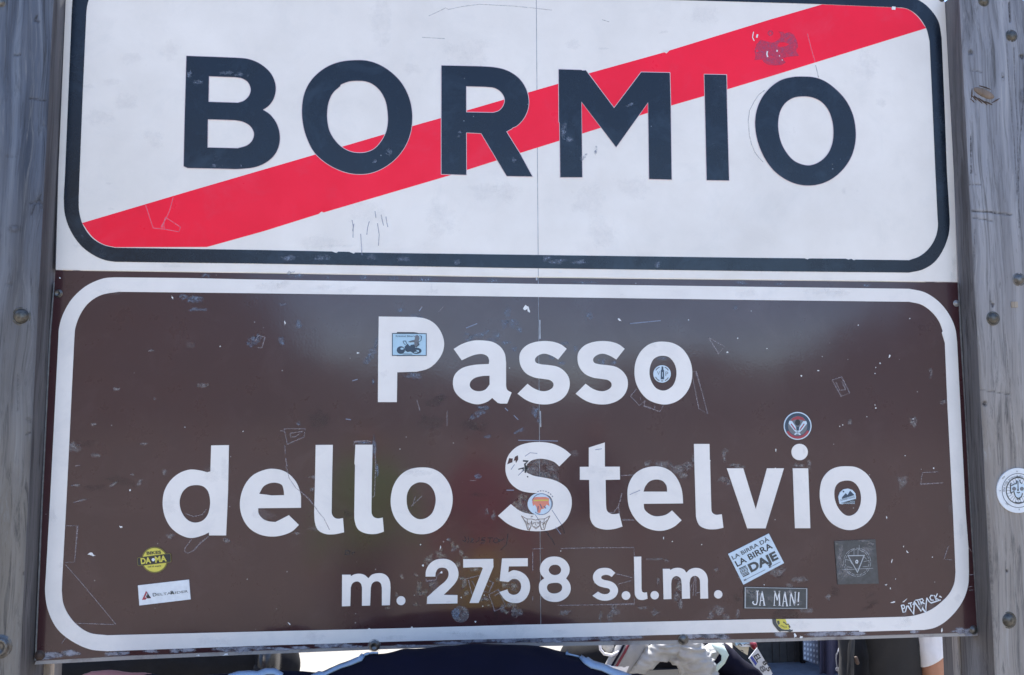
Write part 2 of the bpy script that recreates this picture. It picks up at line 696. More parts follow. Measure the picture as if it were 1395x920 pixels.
M['lip'] = film_mat('worn aluminium lip', (0.36, 0.33, 0.31), (0.08, 0.05, 0.05), 0.9, 0.5, wave=0.1)
M['steel'] = plain('dark zinc steel', (0.20, 0.19, 0.18), 0.38, 0.85, var=0.5, scale=120, bmp=0.3, bscale=300)
M['brass'] = plain('rusty zinc bolt steel', (0.14, 0.132, 0.118), 0.40, 0.75, var=0.55, scale=150, bmp=0.5, bscale=260)
M['rust'] = plain('rust stained steel', (0.10, 0.065, 0.05), 0.7, 0.2, var=0.5, scale=150, bmp=0.4)
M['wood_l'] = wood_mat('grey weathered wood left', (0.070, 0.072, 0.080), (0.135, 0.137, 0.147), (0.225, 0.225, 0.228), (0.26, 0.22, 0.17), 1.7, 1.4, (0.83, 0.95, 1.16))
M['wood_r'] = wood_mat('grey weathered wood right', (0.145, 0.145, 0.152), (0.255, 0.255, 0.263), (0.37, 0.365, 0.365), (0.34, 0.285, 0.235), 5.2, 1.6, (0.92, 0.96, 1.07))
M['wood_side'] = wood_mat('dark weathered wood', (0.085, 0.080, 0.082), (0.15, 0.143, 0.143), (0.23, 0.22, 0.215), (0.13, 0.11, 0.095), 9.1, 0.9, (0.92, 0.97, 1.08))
M['wood_cut'] = wood_mat('pale weathered wood', (0.20, 0.17, 0.14), (0.34, 0.29, 0.235), (0.46, 0.40, 0.33), (0.32, 0.25, 0.19), 3.3, 1.0, (1, 1, 1))
M['knot'] = wood_mat('cut knot wood', (0.12, 0.09, 0.072), (0.19, 0.15, 0.125), (0.25, 0.20, 0.17), (0.17, 0.12, 0.09), 6.3, 1.0, (1, 1, 1))
M['wear_blue'] = patchy('bluish paint wear', (0.17, 0.205, 0.275), 130, 0.50, 0.68, 0.7)
M['rim_wear'] = patchy('worn bare rim', (0.27, 0.27, 0.31), 60, 0.36, 0.60, 0.9)
M['wear_grey'] = patchy('grey glue residue', (0.27, 0.25, 0.25), 150, 0.50, 0.70, 0.65)
M['wear_tan'] = patchy('pale glue flecks', (0.34, 0.30, 0.25), 150, 0.50, 0.72, 0.65)
M['wear_dark'] = patchy('dark smear', (0.035, 0.026, 0.026), 70, 0.44, 0.80, 0.38, 0.4)
M['wear_soft'] = patchy('thin grime on white film', (0.46, 0.46, 0.48), 60, 0.42, 0.85, 0.13)
M['line_l'] = patchy('pale cut line', (0.34, 0.30, 0.32), 140, 0.38, 0.66, 0.5)
M['line_f'] = patchy('very faint outline', (0.36, 0.36, 0.37), 140, 0.36, 0.66, 0.5)
M['line_b'] = patchy('bluish scratch', (0.22, 0.25, 0.34), 160, 0.25, 0.5, 0.8)
M['line_pen'] = patchy('grey pen line', (0.22, 0.24, 0.33), 160, 0.2, 0.6, 0.6)
M['line_d'] = patchy('dark hairline', (0.03, 0.025, 0.03), 160, 0.3, 0.5, 0.7)
M['line_p'] = patchy('pink scratch in red film', (0.85, 0.20, 0.27), 160, 0.25, 0.6, 0.6)
M['chip'] = plain('bare white chip', (0.8, 0.8, 0.8), 0.6)
M['seam'] = plain('panel joint', (0.45, 0.46, 0.50), 0.4, 0.3, var=0.5, scale=40)
M['ghost'] = patchy('ghost of a lost sticker', (0.33, 0.07, 0.15), 120, 0.34, 0.68, 0.62)
# stickers
def stk(name, c, rough=0.45, var=0.10): return plain(name, c, rough, var=var, scale=80)
M['s_black'] = stk('sticker black print', (0.022, 0.022, 0.026))
M['s_grey'] = stk('sticker grey print', (0.16, 0.17, 0.19))
M['s_white'] = stk('sticker white', (0.74, 0.77, 0.80))
M['s_pale'] = stk('sticker pale blue white', (0.60, 0.71, 0.80))
M['s_blue'] = stk('sticker light blue', (0.43, 0.62, 0.74))
M['s_navy'] = stk('sticker navy print', (0.035, 0.06, 0.095))
M['s_red'] = stk('sticker dark red print', (0.36, 0.05, 0.07))
M['s_orange'] = stk('sticker orange red print', (0.74, 0.25, 0.17))
M['s_yellow'] = stk('sticker yellow', (0.66, 0.58, 0.09))
M['s_olive'] = stk('sticker olive rim', (0.17, 0.14, 0.03))
M['s_dgrey'] = stk('sticker slate', (0.060, 0.070, 0.078), 0.3, 0.35)
M['s_slate'] = stk('sticker faded slate', (0.075, 0.080, 0.088), 0.3, 0.4)
M['s_lgrey'] = stk('sticker light grey print', (0.42, 0.44, 0.46))
M['s_faint'] = patchy('faint sticker print', (0.12, 0.14, 0.22), 150, 0.3, 0.55, 0.7)
M['s_tan'] = patchy('faded tan print', (0.22, 0.17, 0.14), 150, 0.3, 0.55, 0.8)
# people and machines
M['skin'] = plain('skin', (0.50, 0.25, 0.16), 0.5, spec=0.4, var=0.1, scale=25, bmp=0.1, bscale=300)
M['skin_red'] = plain('reddened skin', (0.40, 0.16, 0.14), 0.5, spec=0.4, var=0.15, scale=25, bmp=0.1, bscale=300)
M['hair'] = plain('dark hair', (0.025, 0.018, 0.014), 0.6, var=0.3, bmp=0.6, bscale=120)
M['c_navy'] = plain('navy nylon', (0.0045, 0.0045, 0.016), 0.85, spec=0.15, var=0.25, scale=12, bmp=0.15, bscale=60)
M['c_lblue'] = plain('light blue piping', (0.27, 0.37, 0.50), 0.6, var=0.15)
M['c_black'] = plain('charcoal cotton', (0.020, 0.018, 0.018), 0.9, var=0.25, scale=14, bmp=0.2, bscale=400)
M['c_white'] = plain('white cotton', (0.80, 0.79, 0.82), 0.85, var=0.06, bmp=0.15, bscale=400)
M['c_jeans'] = plain('dark denim', (0.02, 0.025, 0.05), 0.85, var=0.3, bmp=0.2, bscale=500)
M['shoe'] = plain('black leather shoe', (0.015, 0.015, 0.015), 0.5)
M['leather'] = plain('white grey leather', (0.38, 0.38, 0.375), 0.42, var=0.18, scale=20, bmp=0.25, bscale=120)
M['leather_g'] = plain('grey leather', (0.28, 0.28, 0.29), 0.45, var=0.2, scale=20, bmp=0.25, bscale=120)
M['maroon'] = plain('maroon stripe', (0.16, 0.015, 0.03), 0.6)
M['b_paint'] = plain('black paint', (0.012, 0.012, 0.014), 0.25, spec=0.5)
M['b_plastic'] = plain('black plastic', (0.012, 0.012, 0.014), 0.8, spec=0.15, var=0.3, bmp=0.2)
M['rubber'] = plain('tyre rubber', (0.018, 0.018, 0.018), 0.85, bmp=0.3)
M['chrome'] = plain('chrome', (0.6, 0.6, 0.6), 0.15, 1.0, var=0.05)
M['perf'] = plain('blue grey steel', (0.20, 0.24, 0.33), 0.4, 0.3, var=0.2)
M['dark_in'] = plain('dark lining', (0.012, 0.013, 0.02), 0.9)
M['boxw'] = plain('dark grey board', (0.035, 0.036, 0.038), 0.8, var=0.4, scale=30, bmp=0.3)
M['plate'] = plain('number plate white', (0.62, 0.64, 0.68), 0.4)
M['plate_b'] = plain('number plate blue', (0.03, 0.06, 0.35), 0.4)


def ground_mat():
    m, nt, b = new_mat('asphalt and gravel')
    v = coords(nt)
    f = noise_tex(nt, v, 0.7, 6, 0.65)
    g = noise_tex(nt, v, 45.0, 6, 0.75)
    c = mix(nt, (0.19, 0.172, 0.148), (0.27, 0.248, 0.215), f)
    c = mix(nt, c, (0.36, 0.34, 0.30), ramp(nt, g, [(0.52, 0.0), (0.7, 0.8)]))
    c = mix(nt, c, (0.10, 0.095, 0.085), ramp(nt, g, [(0.3, 0.7), (0.45, 0.0)]))
    # alpine turf and scree further out
    ln = nt.nodes.new('ShaderNodeVectorMath'); ln.operation = 'LENGTH'
    nt.links.new(v, ln.inputs[0])
    far = ramp(nt, ln.outputs['Value'], [(0.0, 0.0), (1.0, 1.0)])
    mr = nt.nodes.new('ShaderNodeMapRange')
    mr.inputs['From Min'].default_value = 30
    mr.inputs['From Max'].default_value = 90
    nt.links.new(ln.outputs['Value'], mr.inputs['Value'])
    t = ramp(nt, noise_tex(nt, v, 0.02, 9, 0.7), [(0.35, (0.07, 0.078, 0.045)), (0.52, (0.12, 0.11, 0.095)), (0.7, (0.20, 0.19, 0.18))])
    c = mix(nt, c, t, mr.outputs[0])
    nt.links.new(c, b.inputs['Base Color'])
    b.inputs['Roughness'].default_value = 0.95
    bump(nt, b, g, 0.6, 0.01)
    return m


M['ground'] = ground_mat()


# ------------------------------------------------------------------ ground and mountains
def ground_z(x, y):
    if y < 0.3: return 0.0
    if y < 4.5: return -0.11 * (y - 0.3)
    return -0.462


def build_ground():
    V, Fc = [], []
    rings = [0.0] + [0.5 * 1.17 ** i for i in range(62)]
    na = 144
    V.append(Vector((0, 0, 0)))
    for r in rings[1:]:
        for k in range(na):
            a = 2 * math.pi * k / na
            x, y = r * math.sin(a), r * math.cos(a)
            az = math.degrees(math.atan2(x, -y))          # 0 = behind the photographer
            z = ground_z(x, y)
            # valley opens behind the photographer, slopes rise left and right of it
            if abs(az) < 90:
                lo = max(0.0, min(1.0, (-az - 8) / 16.0)); hi = max(0.0, min(1.0, (az - 26) / 16.0))
                e = 1.0 + 18 * max(lo, hi)
            else:
                e = 13 + 5 * noise.noise(Vector((math.cos(a) * 1.5, math.sin(a) * 1.5, 3.0)))
            t = max(0.0, min(1.0, (r - 60) / 900.0)) ** 1.2
            h = r * math.tan(R(e)) * t
            h *= 1 + 0.35 * noise.noise(Vector((math.cos(a) * 3, math.sin(a) * 3, math.log(r + 1))))
            h += 0.10 * r * noise.noise(Vector((x / 300, y / 300, 0))) * t
            V.append(Vector((x, y, z + h)))
    for k in range(na):
        Fc.append((0, 1 + (k + 1) % na, 1 + k))
    for i in range(len(rings) - 2):
        a, b = 1 + i * na, 1 + (i + 1) * na
        for k in range(na):
            k2 = (k + 1) % na
            Fc.append((a + k, a + k2, b + k2, b + k))
    o = mesh_obj('ground', V, Fc, M['ground'], smooth=True)
    tag(o, kind='structure')


build_ground()

# ------------------------------------------------------------------ posts
PF = -0.047          # front face of the posts (the sign sits between them, set back)
TOP = 2.0


def face_grid(name, x0, x1, z0, z1, y, marks, mat, parent, seed, top_cut=None, nx=110, nz=620):
    """front face of a timber with real checks, dents and grain ridges.
    marks: ('c', [(px,py)..], width m, depth m) checks   ('h', px, py, r, depth) holes   ('k', px, py, rx, ry, h) knots"""
    V, Fc, shade_dirt = [], [], []
    ms = []
    for mk in marks:
        if mk[0] == 'c':
            pts = [U(p[0], p[1], y) for p in mk[1]]
            ms.append(('c', [(p.x, p.z) for p in pts], mk[2], mk[3]))
        else:
            p = U(mk[1], mk[2], y)
            ms.append((mk[0], p.x, p.z) + tuple(mk[3:]))
    for j in range(nz + 1):
        z = z0 + (z1 - z0) * j / nz
        for i in range(nx + 1):
            x = x0 + (x1 - x0) * i / nx
            d = 0.0011 * noise.noise(Vector((x * 70 + seed, z * 1.3, seed)))
            d += 0.0006 * noise.noise(Vector((x * 260 + seed, z * 4.0, 2 * seed)))
            d += 0.0016 * noise.noise(Vector((x * 9, z * 0.9, 5 + seed)))
            g = 0.0
            # rounded worn arris at the side edges
            e = min(x - x0, x1 - x)
            w = 0.004 + 0.002 * noise.noise(Vector((z * 6, seed, 1)))
            if e < w: d -= (w - e) ** 2 / w * 0.9
            for mk in ms:
                if mk[0] == 'c':
                    pl, wd, dp = mk[1], mk[2], mk[3]
                    if z < min(q[1] for q in pl) - 0.01 or z > max(q[1] for q in pl) + 0.01: continue
                    best = 9
                    for (ax, az), (bx, bz) in zip(pl[:-1], pl[1:]):
                        vx, vz = bx - ax, bz - az
                        L2 = vx * vx + vz * vz
                        t = max(0, min(1, ((x - ax) * vx + (z - az) * vz) / L2)) if L2 else 0
                        dd = math.hypot(x - ax - t * vx, z - az - t * vz)
                        best = min(best, dd)
                    if best < wd:
                        k = 1 - best / wd
                        d -= dp * k
                        g = max(g, min(1.0, k * 1.7) * min(1.0, dp / 0.0028))  # groove shade painted in besides the carved depth
                elif mk[0] == 'h':
                    dd = math.hypot(x - mk[1], z - mk[2])
                    if dd < mk[3]:
                        d -= mk[4]; g = 1.0
                    elif dd < mk[3] * 1.6: g = max(g, 0.4)
                elif mk[0] == 'k':
                    q = math.hypot((x - mk[1]) / mk[3], (z - mk[2]) / mk[4])
                    if q < 1.0:
                        d += mk[5] * (1 - q * q); g = max(g, 0.45 * q)
                    elif q < 1.6: g = max(g, 0.7 * (1.6 - q))
            V.append(Vector((x, y - d, z)))
            shade_dirt.append(g)
    for j in range(nz):
        for i in range(nx):
            a = j * (nx + 1) + i
            if top_cut and V[a + nx + 1].z > top_cut(V[a].x): continue
            Fc.append((a, a + 1, a + nx + 2, a + nx + 1))
    o = mesh_obj(name, V, Fc, mat, parent, smooth=True)
    at = o.data.attributes.new('shade_dirt', 'FLOAT', 'POINT')
    at.data.foreach_set('value', shade_dirt)
    return o


def solid_sides(name, x0, x1, z0, z1, y0, y1, mat, parent, topc=None):
    """the sides, back and top of a timber (its front is a face_grid)"""
    za = topc(x0) if topc else z1
    zb = topc(x1) if topc else z1
    e = 0.0035
    V = [Vector(p) for p in ((x0, y0 + e, z0), (x0, y1, z0), (x1, y1, z0), (x1, y0 + e, z0),
                             (x0, y0 + e, za), (x0, y1, za), (x1, y1, zb), (x1, y0 + e, zb))]
    Fc = [(0, 4, 5, 1), (1, 5, 6, 2), (2, 6, 7, 3), (4, 7, 6, 5), (0, 1, 2, 3), (0, 3, 7, 4)]
    o = mesh_obj(name, V, Fc, mat, parent)
    at = o.data.attributes.new('shade_dirt', 'FLOAT', 'POINT')
    return o


def dome_bolt(parent, px, py, r_px, y, mat, name='bolt', washer=True, tilt=0.0, label=None, ring=False):
    c = U(px, py, y)
    r = r_px / F_PX * (c.y - CAM.y)
    prof = [(0.0, -0.55), (0.35, -0.52), (0.66, -0.40), (0.86, -0.22), (0.95, -0.05), (0.97, 0.0)]
    if washer: prof += [(1.0, -0.02), (1.16, -0.02), (1.18, 0.05)]
    if ring: prof = [(0.0, -0.10), (0.5, -0.14), (0.62, -0.36), (0.80, -0.46), (0.97, -0.30), (1.02, -0.02), (1.25, -0.03), (1.27, 0.05)]
    n = 20
    V = [c + Vector((0, prof[0][1] * r, 0))]
    Fc = []
    for q, (pr, pd) in enumerate(prof[1:]):
        for k in range(n):
            a = 2 * math.pi * k / n
            V.append(c + Vector((pr * r * math.cos(a), pd * r, pr * r * math.sin(a))))
    for k in range(n): Fc.append((0, 1 + k, 1 + (k + 1) % n))
    for q in range(len(prof) - 2):
        a, b = 1 + q * n, 1 + (q + 1) * n
        for k in range(n):
            k2 = (k + 1) % n
            Fc.append((a + k, b + k, b + k2, a + k2))
    o = mesh_obj(name, V, Fc, mat, parent, smooth=True)
    if label: o['label'] = label
    return o


def timber(name, x0, x1, y0, y1, z0, z1, mat, parent, jit=0.002, seed=0):
    return box(name, (x0, y0, z0), (x1, y1, z1), mat, parent, bevel=0.003)


LX0, LX1 = -1.135, -0.9035
RX0, RX1 = 0.9035, 1.118
zb, zt = -0.35, 2.86
GZ0 = 1.20            # part of the front that is modelled finely

# left post
pl = empty('wooden_post', ((LX0 + LX1) / 2, 0.0, 0.0),
           'grey weathered timber post on the left edge of the signs, with two big round bolts', 'post',
           'timber posts holding the signs')
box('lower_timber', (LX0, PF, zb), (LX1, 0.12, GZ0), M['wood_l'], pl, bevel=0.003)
lm = [('c', [(40, 135), (62, 136.5)], 0.0018, 0.003), ('c', [(50, 22), (47, 28), (53, 30)], 0.003, 0.002), ('c', [(20, 76), (27, 75)], 0.003, 0.002),
      ('k', 20, 312, 0.010, 0.006, 0.0014), ('c', [(42, 277), (50, 275), (57, 277)], 0.0035, 0.002), ('c', [(55, 266), (47, 280), (43, 292)], 0.0022, 0.002), ('c', [(52, 270), (56, 282)], 0.003, 0.002),
      ('c', [(10, 388), (15, 387)], 0.005, 0.001), ('c', [(36, 592), (43, 588)], 0.0022, 0.002), ('c', [(38, 571), (41, 574)], 0.005, 0.001), ('c', [(66, 316), (68, 319)], 0.003, 0.002),
      ('h', 34, 781, 0.003, 0.003), ('c', [(10, 213), (17, 214)], 0.003, 0.001), ('c', [(58, 171), (62, 172)], 0.003, 0.001), ('c', [(65, 207), (68, 208)], 0.002, 0.001),
      ('c', [(25, 510), (24, 560)], 0.0022, 0.0012)]
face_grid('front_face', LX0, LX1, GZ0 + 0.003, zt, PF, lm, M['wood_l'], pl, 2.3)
solid_sides('upper_timber', LX0, LX1, GZ0 + 0.003, zt, PF, 0.12, M['wood_side'], pl)
for (px, py, r, mt, rg) in ((29, 431, 10.5, 'brass', False), (1, 3, 6, 'steel', False), (0, 881, 12, 'steel', True)):
    dome_bolt(pl, px, py, r, PF, M[mt], ring=rg)

# right post
pr = empty('wooden_post', ((RX0 + RX1) / 2, 0.0, 0.0),
           'pale grey timber post on the right with domed bolts and a torn oval knot', 'post',
           'timber posts holding the signs')
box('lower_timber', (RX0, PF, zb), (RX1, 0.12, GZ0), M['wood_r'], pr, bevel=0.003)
zc = U(1378, 3, PF)


def rtop(x): return zc.z + 0.004 - 0.35 * (x - 1.05) if x > 1.0 else zc.z + 0.0215


rm = [('h', 1322, 72, 0.0040, 0.006), ('h', 1392, 77, 0.0042, 0.006), ('h', 1342, 550, 0.0042, 0.003), ('h', 1338, 632, 0.0022, 0.004),
      ('h', 1372, 778, 0.0022, 0.003), ('h', 1366, 105, 0.0015, 0.003), ('h', 1353, 415, 0.0022, 0.005),
      ('c', [(1322, 96), (1337, 98.5)], 0.0018, 0.002), ('c', [(1375, 4), (1376, 30)], 0.0024, 0.004), ('c', [(1381, 65), (1383, 110), (1386, 170), (1387, 240), (1389, 310)], 0.0016, 0.0018),
      ('c', [(1371, 60), (1377, 140), (1382, 200), (1386, 265)], 0.0014, 0.0018), ('c', [(1395, 120), (1390, 190), (1387, 260)], 0.0016, 0.002),
      ('c', [(1323, 185), (1323.5, 236)], 0.0020, 0.003), ('c', [(1325, 287.5), (1352, 289.5), (1378, 293)], 0.0022, 0.003),
      ('c', [(1326, 297), (1345, 300), (1353, 302)], 0.0018, 0.002), ('c', [(1320, 251), (1336, 252)], 0.0016, 0.0015),
      ('c', [(1328, 312), (1327, 400), (1329, 470)], 0.0014, 0.0016), ('c', [(1335, 531.5), (1355, 534), (1378, 538)], 0.0016, 0.0015),
      ('c', [(1353, 190), (1362, 230), (1369, 275)], 0.0012, 0.0010), ('c', [(1346, 210), (1343, 280)], 0.0012, 0.0008),
      ('c', [(1369, 455), (1379, 560), (1384, 640)], 0.0014, 0.0012), ('c', [(1347, 700), (1352, 800), (1355, 919)], 0.0030, 0.0010),
      ('c', [(1345, 760), (1349, 798)], 0.0016, 0.0012), ('k', 1394, 132, 0.008, 0.013, 0.002),
      ('k', 1366, 105, 0.003, 0.008, 0.0004), ('c', [(1350, 410), (1353, 418)], 0.0018, 0.003),
      ('c', [(1335, 640), (1336, 590), (1333, 545), (1331, 505)], 0.0026, 0.002)]
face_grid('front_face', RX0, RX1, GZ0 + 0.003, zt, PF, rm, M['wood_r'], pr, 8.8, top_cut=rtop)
solid_sides('upper_timber', RX0, RX1, GZ0 + 0.003, zt, PF, 0.12, M['wood_side'], pr, topc=rtop)
# square plug set into the face
q = [U(1377, 411, PF), U(1386, 410, PF), U(1386, 419, PF), U(1378, 420, PF)]
box('square_plug', (q[0].x, PF - 0.0015, q[2].z), (q[1].x, PF + 0.004, q[0].z), M['wood_cut'], pr, bevel=0.0006)
# torn oval knot
kc = U(1340, 127, PF)


def knot():
    bm = bmesh.new()
    n = 28
    ctr = bm.verts.new((0, -0.0045, 0))
    rows = []
    for (f, d) in ((0.5, -0.0048), (0.85, -0.0035), (1.0, -0.0012), (1.08, 0.002)):
        rw = []
        for k in range(n):
            a = 2 * math.pi * k / n
            rr = 1 + 0.10 * noise.noise(Vector((math.cos(a) * 2, math.sin(a) * 2, 4)))
            x = 0.0235 * f * rr * math.cos(a); z = 0.0085 * f * rr * math.sin(a)
            t = R(-22)
            rw.append(bm.verts.new((x * math.cos(t) - z * math.sin(t), d + 0.0006 * noise.noise(Vector((x * 300, z * 300, 0))), x * math.sin(t) + z * math.cos(t))))
        rows.append(rw)
    for k in range(n):
        bm.faces.new((ctr, rows[0][k], rows[0][(k + 1) % n]))
        for a, b in zip(rows[:-1], rows[1:]):
            bm.faces.new((a[k], b[k], b[(k + 1) % n], a[(k + 1) % n]))
    bmesh.ops.recalc_face_normals(bm, faces=bm.faces)
    bmesh.ops.translate(bm, vec=kc - root_of(pr), verts=bm.verts)
    me = bpy.data.meshes.new('knot')
    bm.to_mesh(me); bm.free()
    at = me.attributes.new('shade_dirt', 'FLOAT', 'POINT')
    return link_mesh('knot', me, M['knot'], pr, smooth=True)


knot()
# splintered bark below the knot: small dark wedges
for (a, b, w) in (((1323, 130), (1331, 138), 1.6), ((1327, 131), (1338, 141), 1.8), ((1333, 134), (1345, 143), 1.6), ((1322, 135), (1328, 141), 1.2),
                  ((1340, 138), (1352, 143), 1.4), ((1352, 140), (1362, 134), 1.6), ((1324, 121), (1323, 136), 1.6), ((1334, 117), (1350, 122), 1.2)):
    p, q2 = U(a[0], a[1], PF), U(b[0], b[1], PF)
    V, Fc = loft([p + Vector((0, -0.0002, 0)), (p + q2) / 2 + Vector((0, -0.0014, 0)), q2 + Vector((0, 0.0004, 0))],
                 [w * 0.0006, w * 0.0009, w * 0.0004], n=6)
    mesh_obj('splinter', V, Fc, M['rust'], pr, smooth=True)
for (px, py, r, mt) in ((1378, 49, 8.2, 'brass'), (1340, 1, 8.0, 'brass'), (1388, 381, 8.6, 'steel'), (1353, 434, 8.8, 'brass'), (1374, 845, 10.0, 'brass')):
    dome_bolt(pr, px, py, r, PF, M[mt])

# battens behind the sign, seen in the gap under its lower edge
bl = box('wooden_batten', (U(57.5, 905, 0.045).x, 0.045, zb), (U(75, 905, 0.063).x, 0.063, 2.45), M['wood_cut'], bevel=0.003)
tag(bl, 'narrow pale timber batten just right of the left post, below the brown sign', 'batten', 'battens behind the signs')
def batten(px0, px1, y0, mat, label):
    a, b = U(px0, 905, y0 + 0.02).x, U(px1, 905, y0).x
    o = box('wooden_batten', (a, y0, zb), (b, y0 + 0.02, 2.45), mat, bevel=0.002)
    tag(o, label, 'batten', 'battens behind the signs')
batten(1298, 1313, 0.06, M['wood_r'], 'grey-brown timber batten beside the bare arm, under the brown sign')
batten(1315, 1333, 0.03, M['wood_r'], 'narrow grey batten against the right post, under the brown sign')

# ------------------------------------------------------------------ sign panels
FB = 0.022


def plate(name, outline, mat, parent, front=0.0, depth=0.003):
    """flat sheet with outline in photo px, front face on the plane"""
    V, Fc = film_data([outline], -front, depth)
    return mesh_obj(name, V, Fc, mat, parent)


def sx(X, Z):       # sign coords (m) -> px
    p = Vector((X, 0, Z)) - CAM
    w_ = p.dot(AZ)
    return Vector((IW / 2 + F_PX * p.dot(AX) / w_, IH / 2 + F_PX * p.dot(AY) / w_))


Z_TOP = SEAM_Z + 0.685
white = empty('white_road_sign', (0, 0, SEAM_Z), 'white end-of-town sign reading BORMIO struck through with a red diagonal bar', 'road sign', 'signs between the posts')
brown = empty('brown_road_sign', (0, 0, SEAM_Z - 0.715), 'brown sign reading Passo dello Stelvio m. 2758 s.l.m. in white, dotted with stickers', 'road sign', 'signs between the posts')

up_out = [sx(-0.8995, Z_TOP), sx(0.0, Z_TOP), sx(0.8995, Z_TOP), Vector((1286.9, 0)), Vector((1299.3, 235)), Vector((1304.2, 384.2)),
          Vector((1035, 380.9)), Vector((700, 377.0)), Vector((340, 371.2)), Vector((76.0, 367.7)), Vector((79.6, 235)), Vector((89.6, 0))]
low_out = [Vector((75.6, 368.6)), Vector((340, 372.2)), Vector((700, 378.0)), Vector((1035, 381.9)), Vector((1304.4, 385.2)), Vector((1308.0, 460)),
           Vector((1314.2, 560)), Vector((1321.2, 695)), Vector((1331.4, 861.5)), Vector((1035, 870.5)), Vector((870, 873.0)), Vector((690, 876.0)),
           Vector((520, 880.3)), Vector((340, 887.0)), Vector((180, 893.2)), Vector((49.5, 900.5)), Vector((58.6, 680)), Vector((69.2, 460)), Vector((73.5, 400))]
SEAMX = -0.0


def half(loop, side):
    """cut the sheet along the vertical joint (two pressed halves)"""
    xs = lambda p: 735.2 if True else 0
    out = []
    n = len(loop)

    def jx(y): return 730.6 + (y / 880.0) * 6.4
    def f(p): return (p.x - jx(p.y)) * side
    for i in range(n):
        a, b = loop[i], loop[(i + 1) % n]
        fa, fb = f(a), f(b)
        if fa >= 0.45: out.append(a)
        if (fa - 0.45) * (fb - 0.45) < 0:
            t = (0.45 - fa) / (fb - fa)
            out.append(a + (b - a) * t)
    return out


for side, nm in ((-1, 'left'), (1, 'right')):
    plate('panel', half(up_out, side), M['white'], white)
    plate('panel', half(low_out, side), M['brown'], brown)
jl = lambda y: 730.6 + (y / 880.0) * 6.4
for par, y0, y1 in ((white, -55, 376.5), (brown, 379, 875)):
    film('panel_joint', [[Vector((jl(y0) - 0.8, y0)), Vector((jl(y0) + 0.8, y0)), Vector((jl(y1) + 0.8, y1)), Vector((jl(y1) - 0.8, y1))]],
         M['seam'], par, front=-0.0012, back=-0.004)
# folded stiffening box behind each sign (its edges show as the grey rims)
zl = SEAM_Z - 0.715


def rim(name, loop, w, mat, parent, front=0.0004, depth=0.03):
    """strip hanging from the edge of the sheet, folded backwards"""
    V, Fc = film_data([loop], -front, depth)
    return mesh_obj(name, V, Fc, mat, parent)


lip_top = [Vector(p) for p in ((49.0, 900.8), (180, 893.5), (340, 887.3), (520, 880.6), (690, 876.3), (870, 873.3), (1035, 870.8), (1331.6, 861.8))]
lip_bot = [Vector(p) for p in ((1333.0, 866.6), (1240, 868.8), (1035, 875.0), (870, 878.6), (780, 879.9), (690, 881.0), (600, 882.3), (520, 884.8), (340, 892.0), (180, 898.8), (47.0, 905.6))]
rim('folded_lip', lip_top + lip_bot, 6, M['lip'], brown, front=-0.001, depth=FB)
rim('edge_rim', [Vector(p) for p in ((73.0, 385), (75.2, 385), (69.0, 460), (58.4, 680), (49.3, 900), (47.2, 900), (56.4, 680), (66.9, 460))], 2, M['alu'], brown, front=-0.0008, depth=FB)
rim('edge_rim', [Vector(p) for p in ((1304.6, 386), (1306.6, 386), (1310.4, 460), (1323.4, 695), (1333.0, 861), (1331.6, 861), (1321.4, 695), (1308.2, 460))], 2, M['alu'], brown, front=-0.0008, depth=FB)
rim('edge_rim', [Vector(p) for p in ((88.6, 0), (89.8, 0), (79.8, 235), (76.2, 367), (74.8, 367), (78.2, 235))], 2, M['wood_side'], white, front=-0.0008, depth=FB)
for (x, par, z0, z1) in ((-0.55, white, SEAM_Z + 0.04, Z_TOP - 0.04), (0.5, white, SEAM_Z + 0.04, Z_TOP - 0.04)):
    box('back_channel', (x - 0.02, 0.004, z0), (x + 0.02, 0.03, z1), M['alu'], par)
for z in (SEAM_Z - 0.16, SEAM_Z - 0.56):
    box('back_channel', (-0.86, 0.004, z - 0.02), (0.86, 0.03, z + 0.02), M['alu'], brown)


def P(*a):
    return [Vector(p) for p in a]


def rloop(spec): return parse(spec)


# black-blue border ring of the white sign
b_out = rloop('87.7,290 86.7,265 88.7,235c 93.5,120c 98,10c 100,-6 108,-22 124,-34 150,-40c 700,-22c 1215,-7c 1236,-6 1256,3 1269.8,15.7 1279,31 1282.8,52c 1287,150c 1290,235c 1293,290c 1293.5,305 1292,321 1284,342 1272.4,357.8 1256.7,367.5 1238.5,371.5c 1035,369.6c 690,365.1c 340,359.1c 156.5,356.8c 143,355 130,348.7 109.6,334 94,311 87.7,290c')
b_out = rloop('88.7,235c 93.5,120c 98,10c 100,-6 108,-22 124,-34 150,-40c 700,-22c 1215,-7c 1236,-6 1256,3 1269.8,15.7 1279,31 1282.8,52c 1287,150c 1290,235c 1293.4,290c 1293.8,305 1292,321 1284,342 1272.4,357.8 1256.7,367.5 1238.5,371.5c 1035,369.6c 690,365.1c 340,359.1c 156.5,356.8c 143,354.5 127,347.5 109.6,334 95,312 88,290 86.9,270c')
b_in = rloop('108.3,235c 112.8,120c 117.4,18c 118.5,8 122,-3 132,-14 146,-21 156,-23c 700,-6c 1035,3.1c 1119.8,5.7c 1217.6,9.9c 1235,11.5 1250,21 1262,38.5 1266.6,56c 1270,130c 1274.6,235c 1277.4,295c 1278,308 1275,322.6 1267,337 1254,348.7 1238.5,354.7c 1200,354.3c 1166,353.8c 1163,354.6c 1160,352.9c 1156,353.9c 1152,352.7c 1103,352.3c 1100,353.6c 1096,352.1c 1035,351.6c 690,347c 484,344.2c 482,345.8c 476,343.4c 461,343c 458,344.8c 452,342.8c 360,340.9c 156.5,337.7c 141,334 125,324 112.5,306 107.5,287 107,270c')
film('border_band', [b_out, b_in], M['navy'], white, front=0.0007)
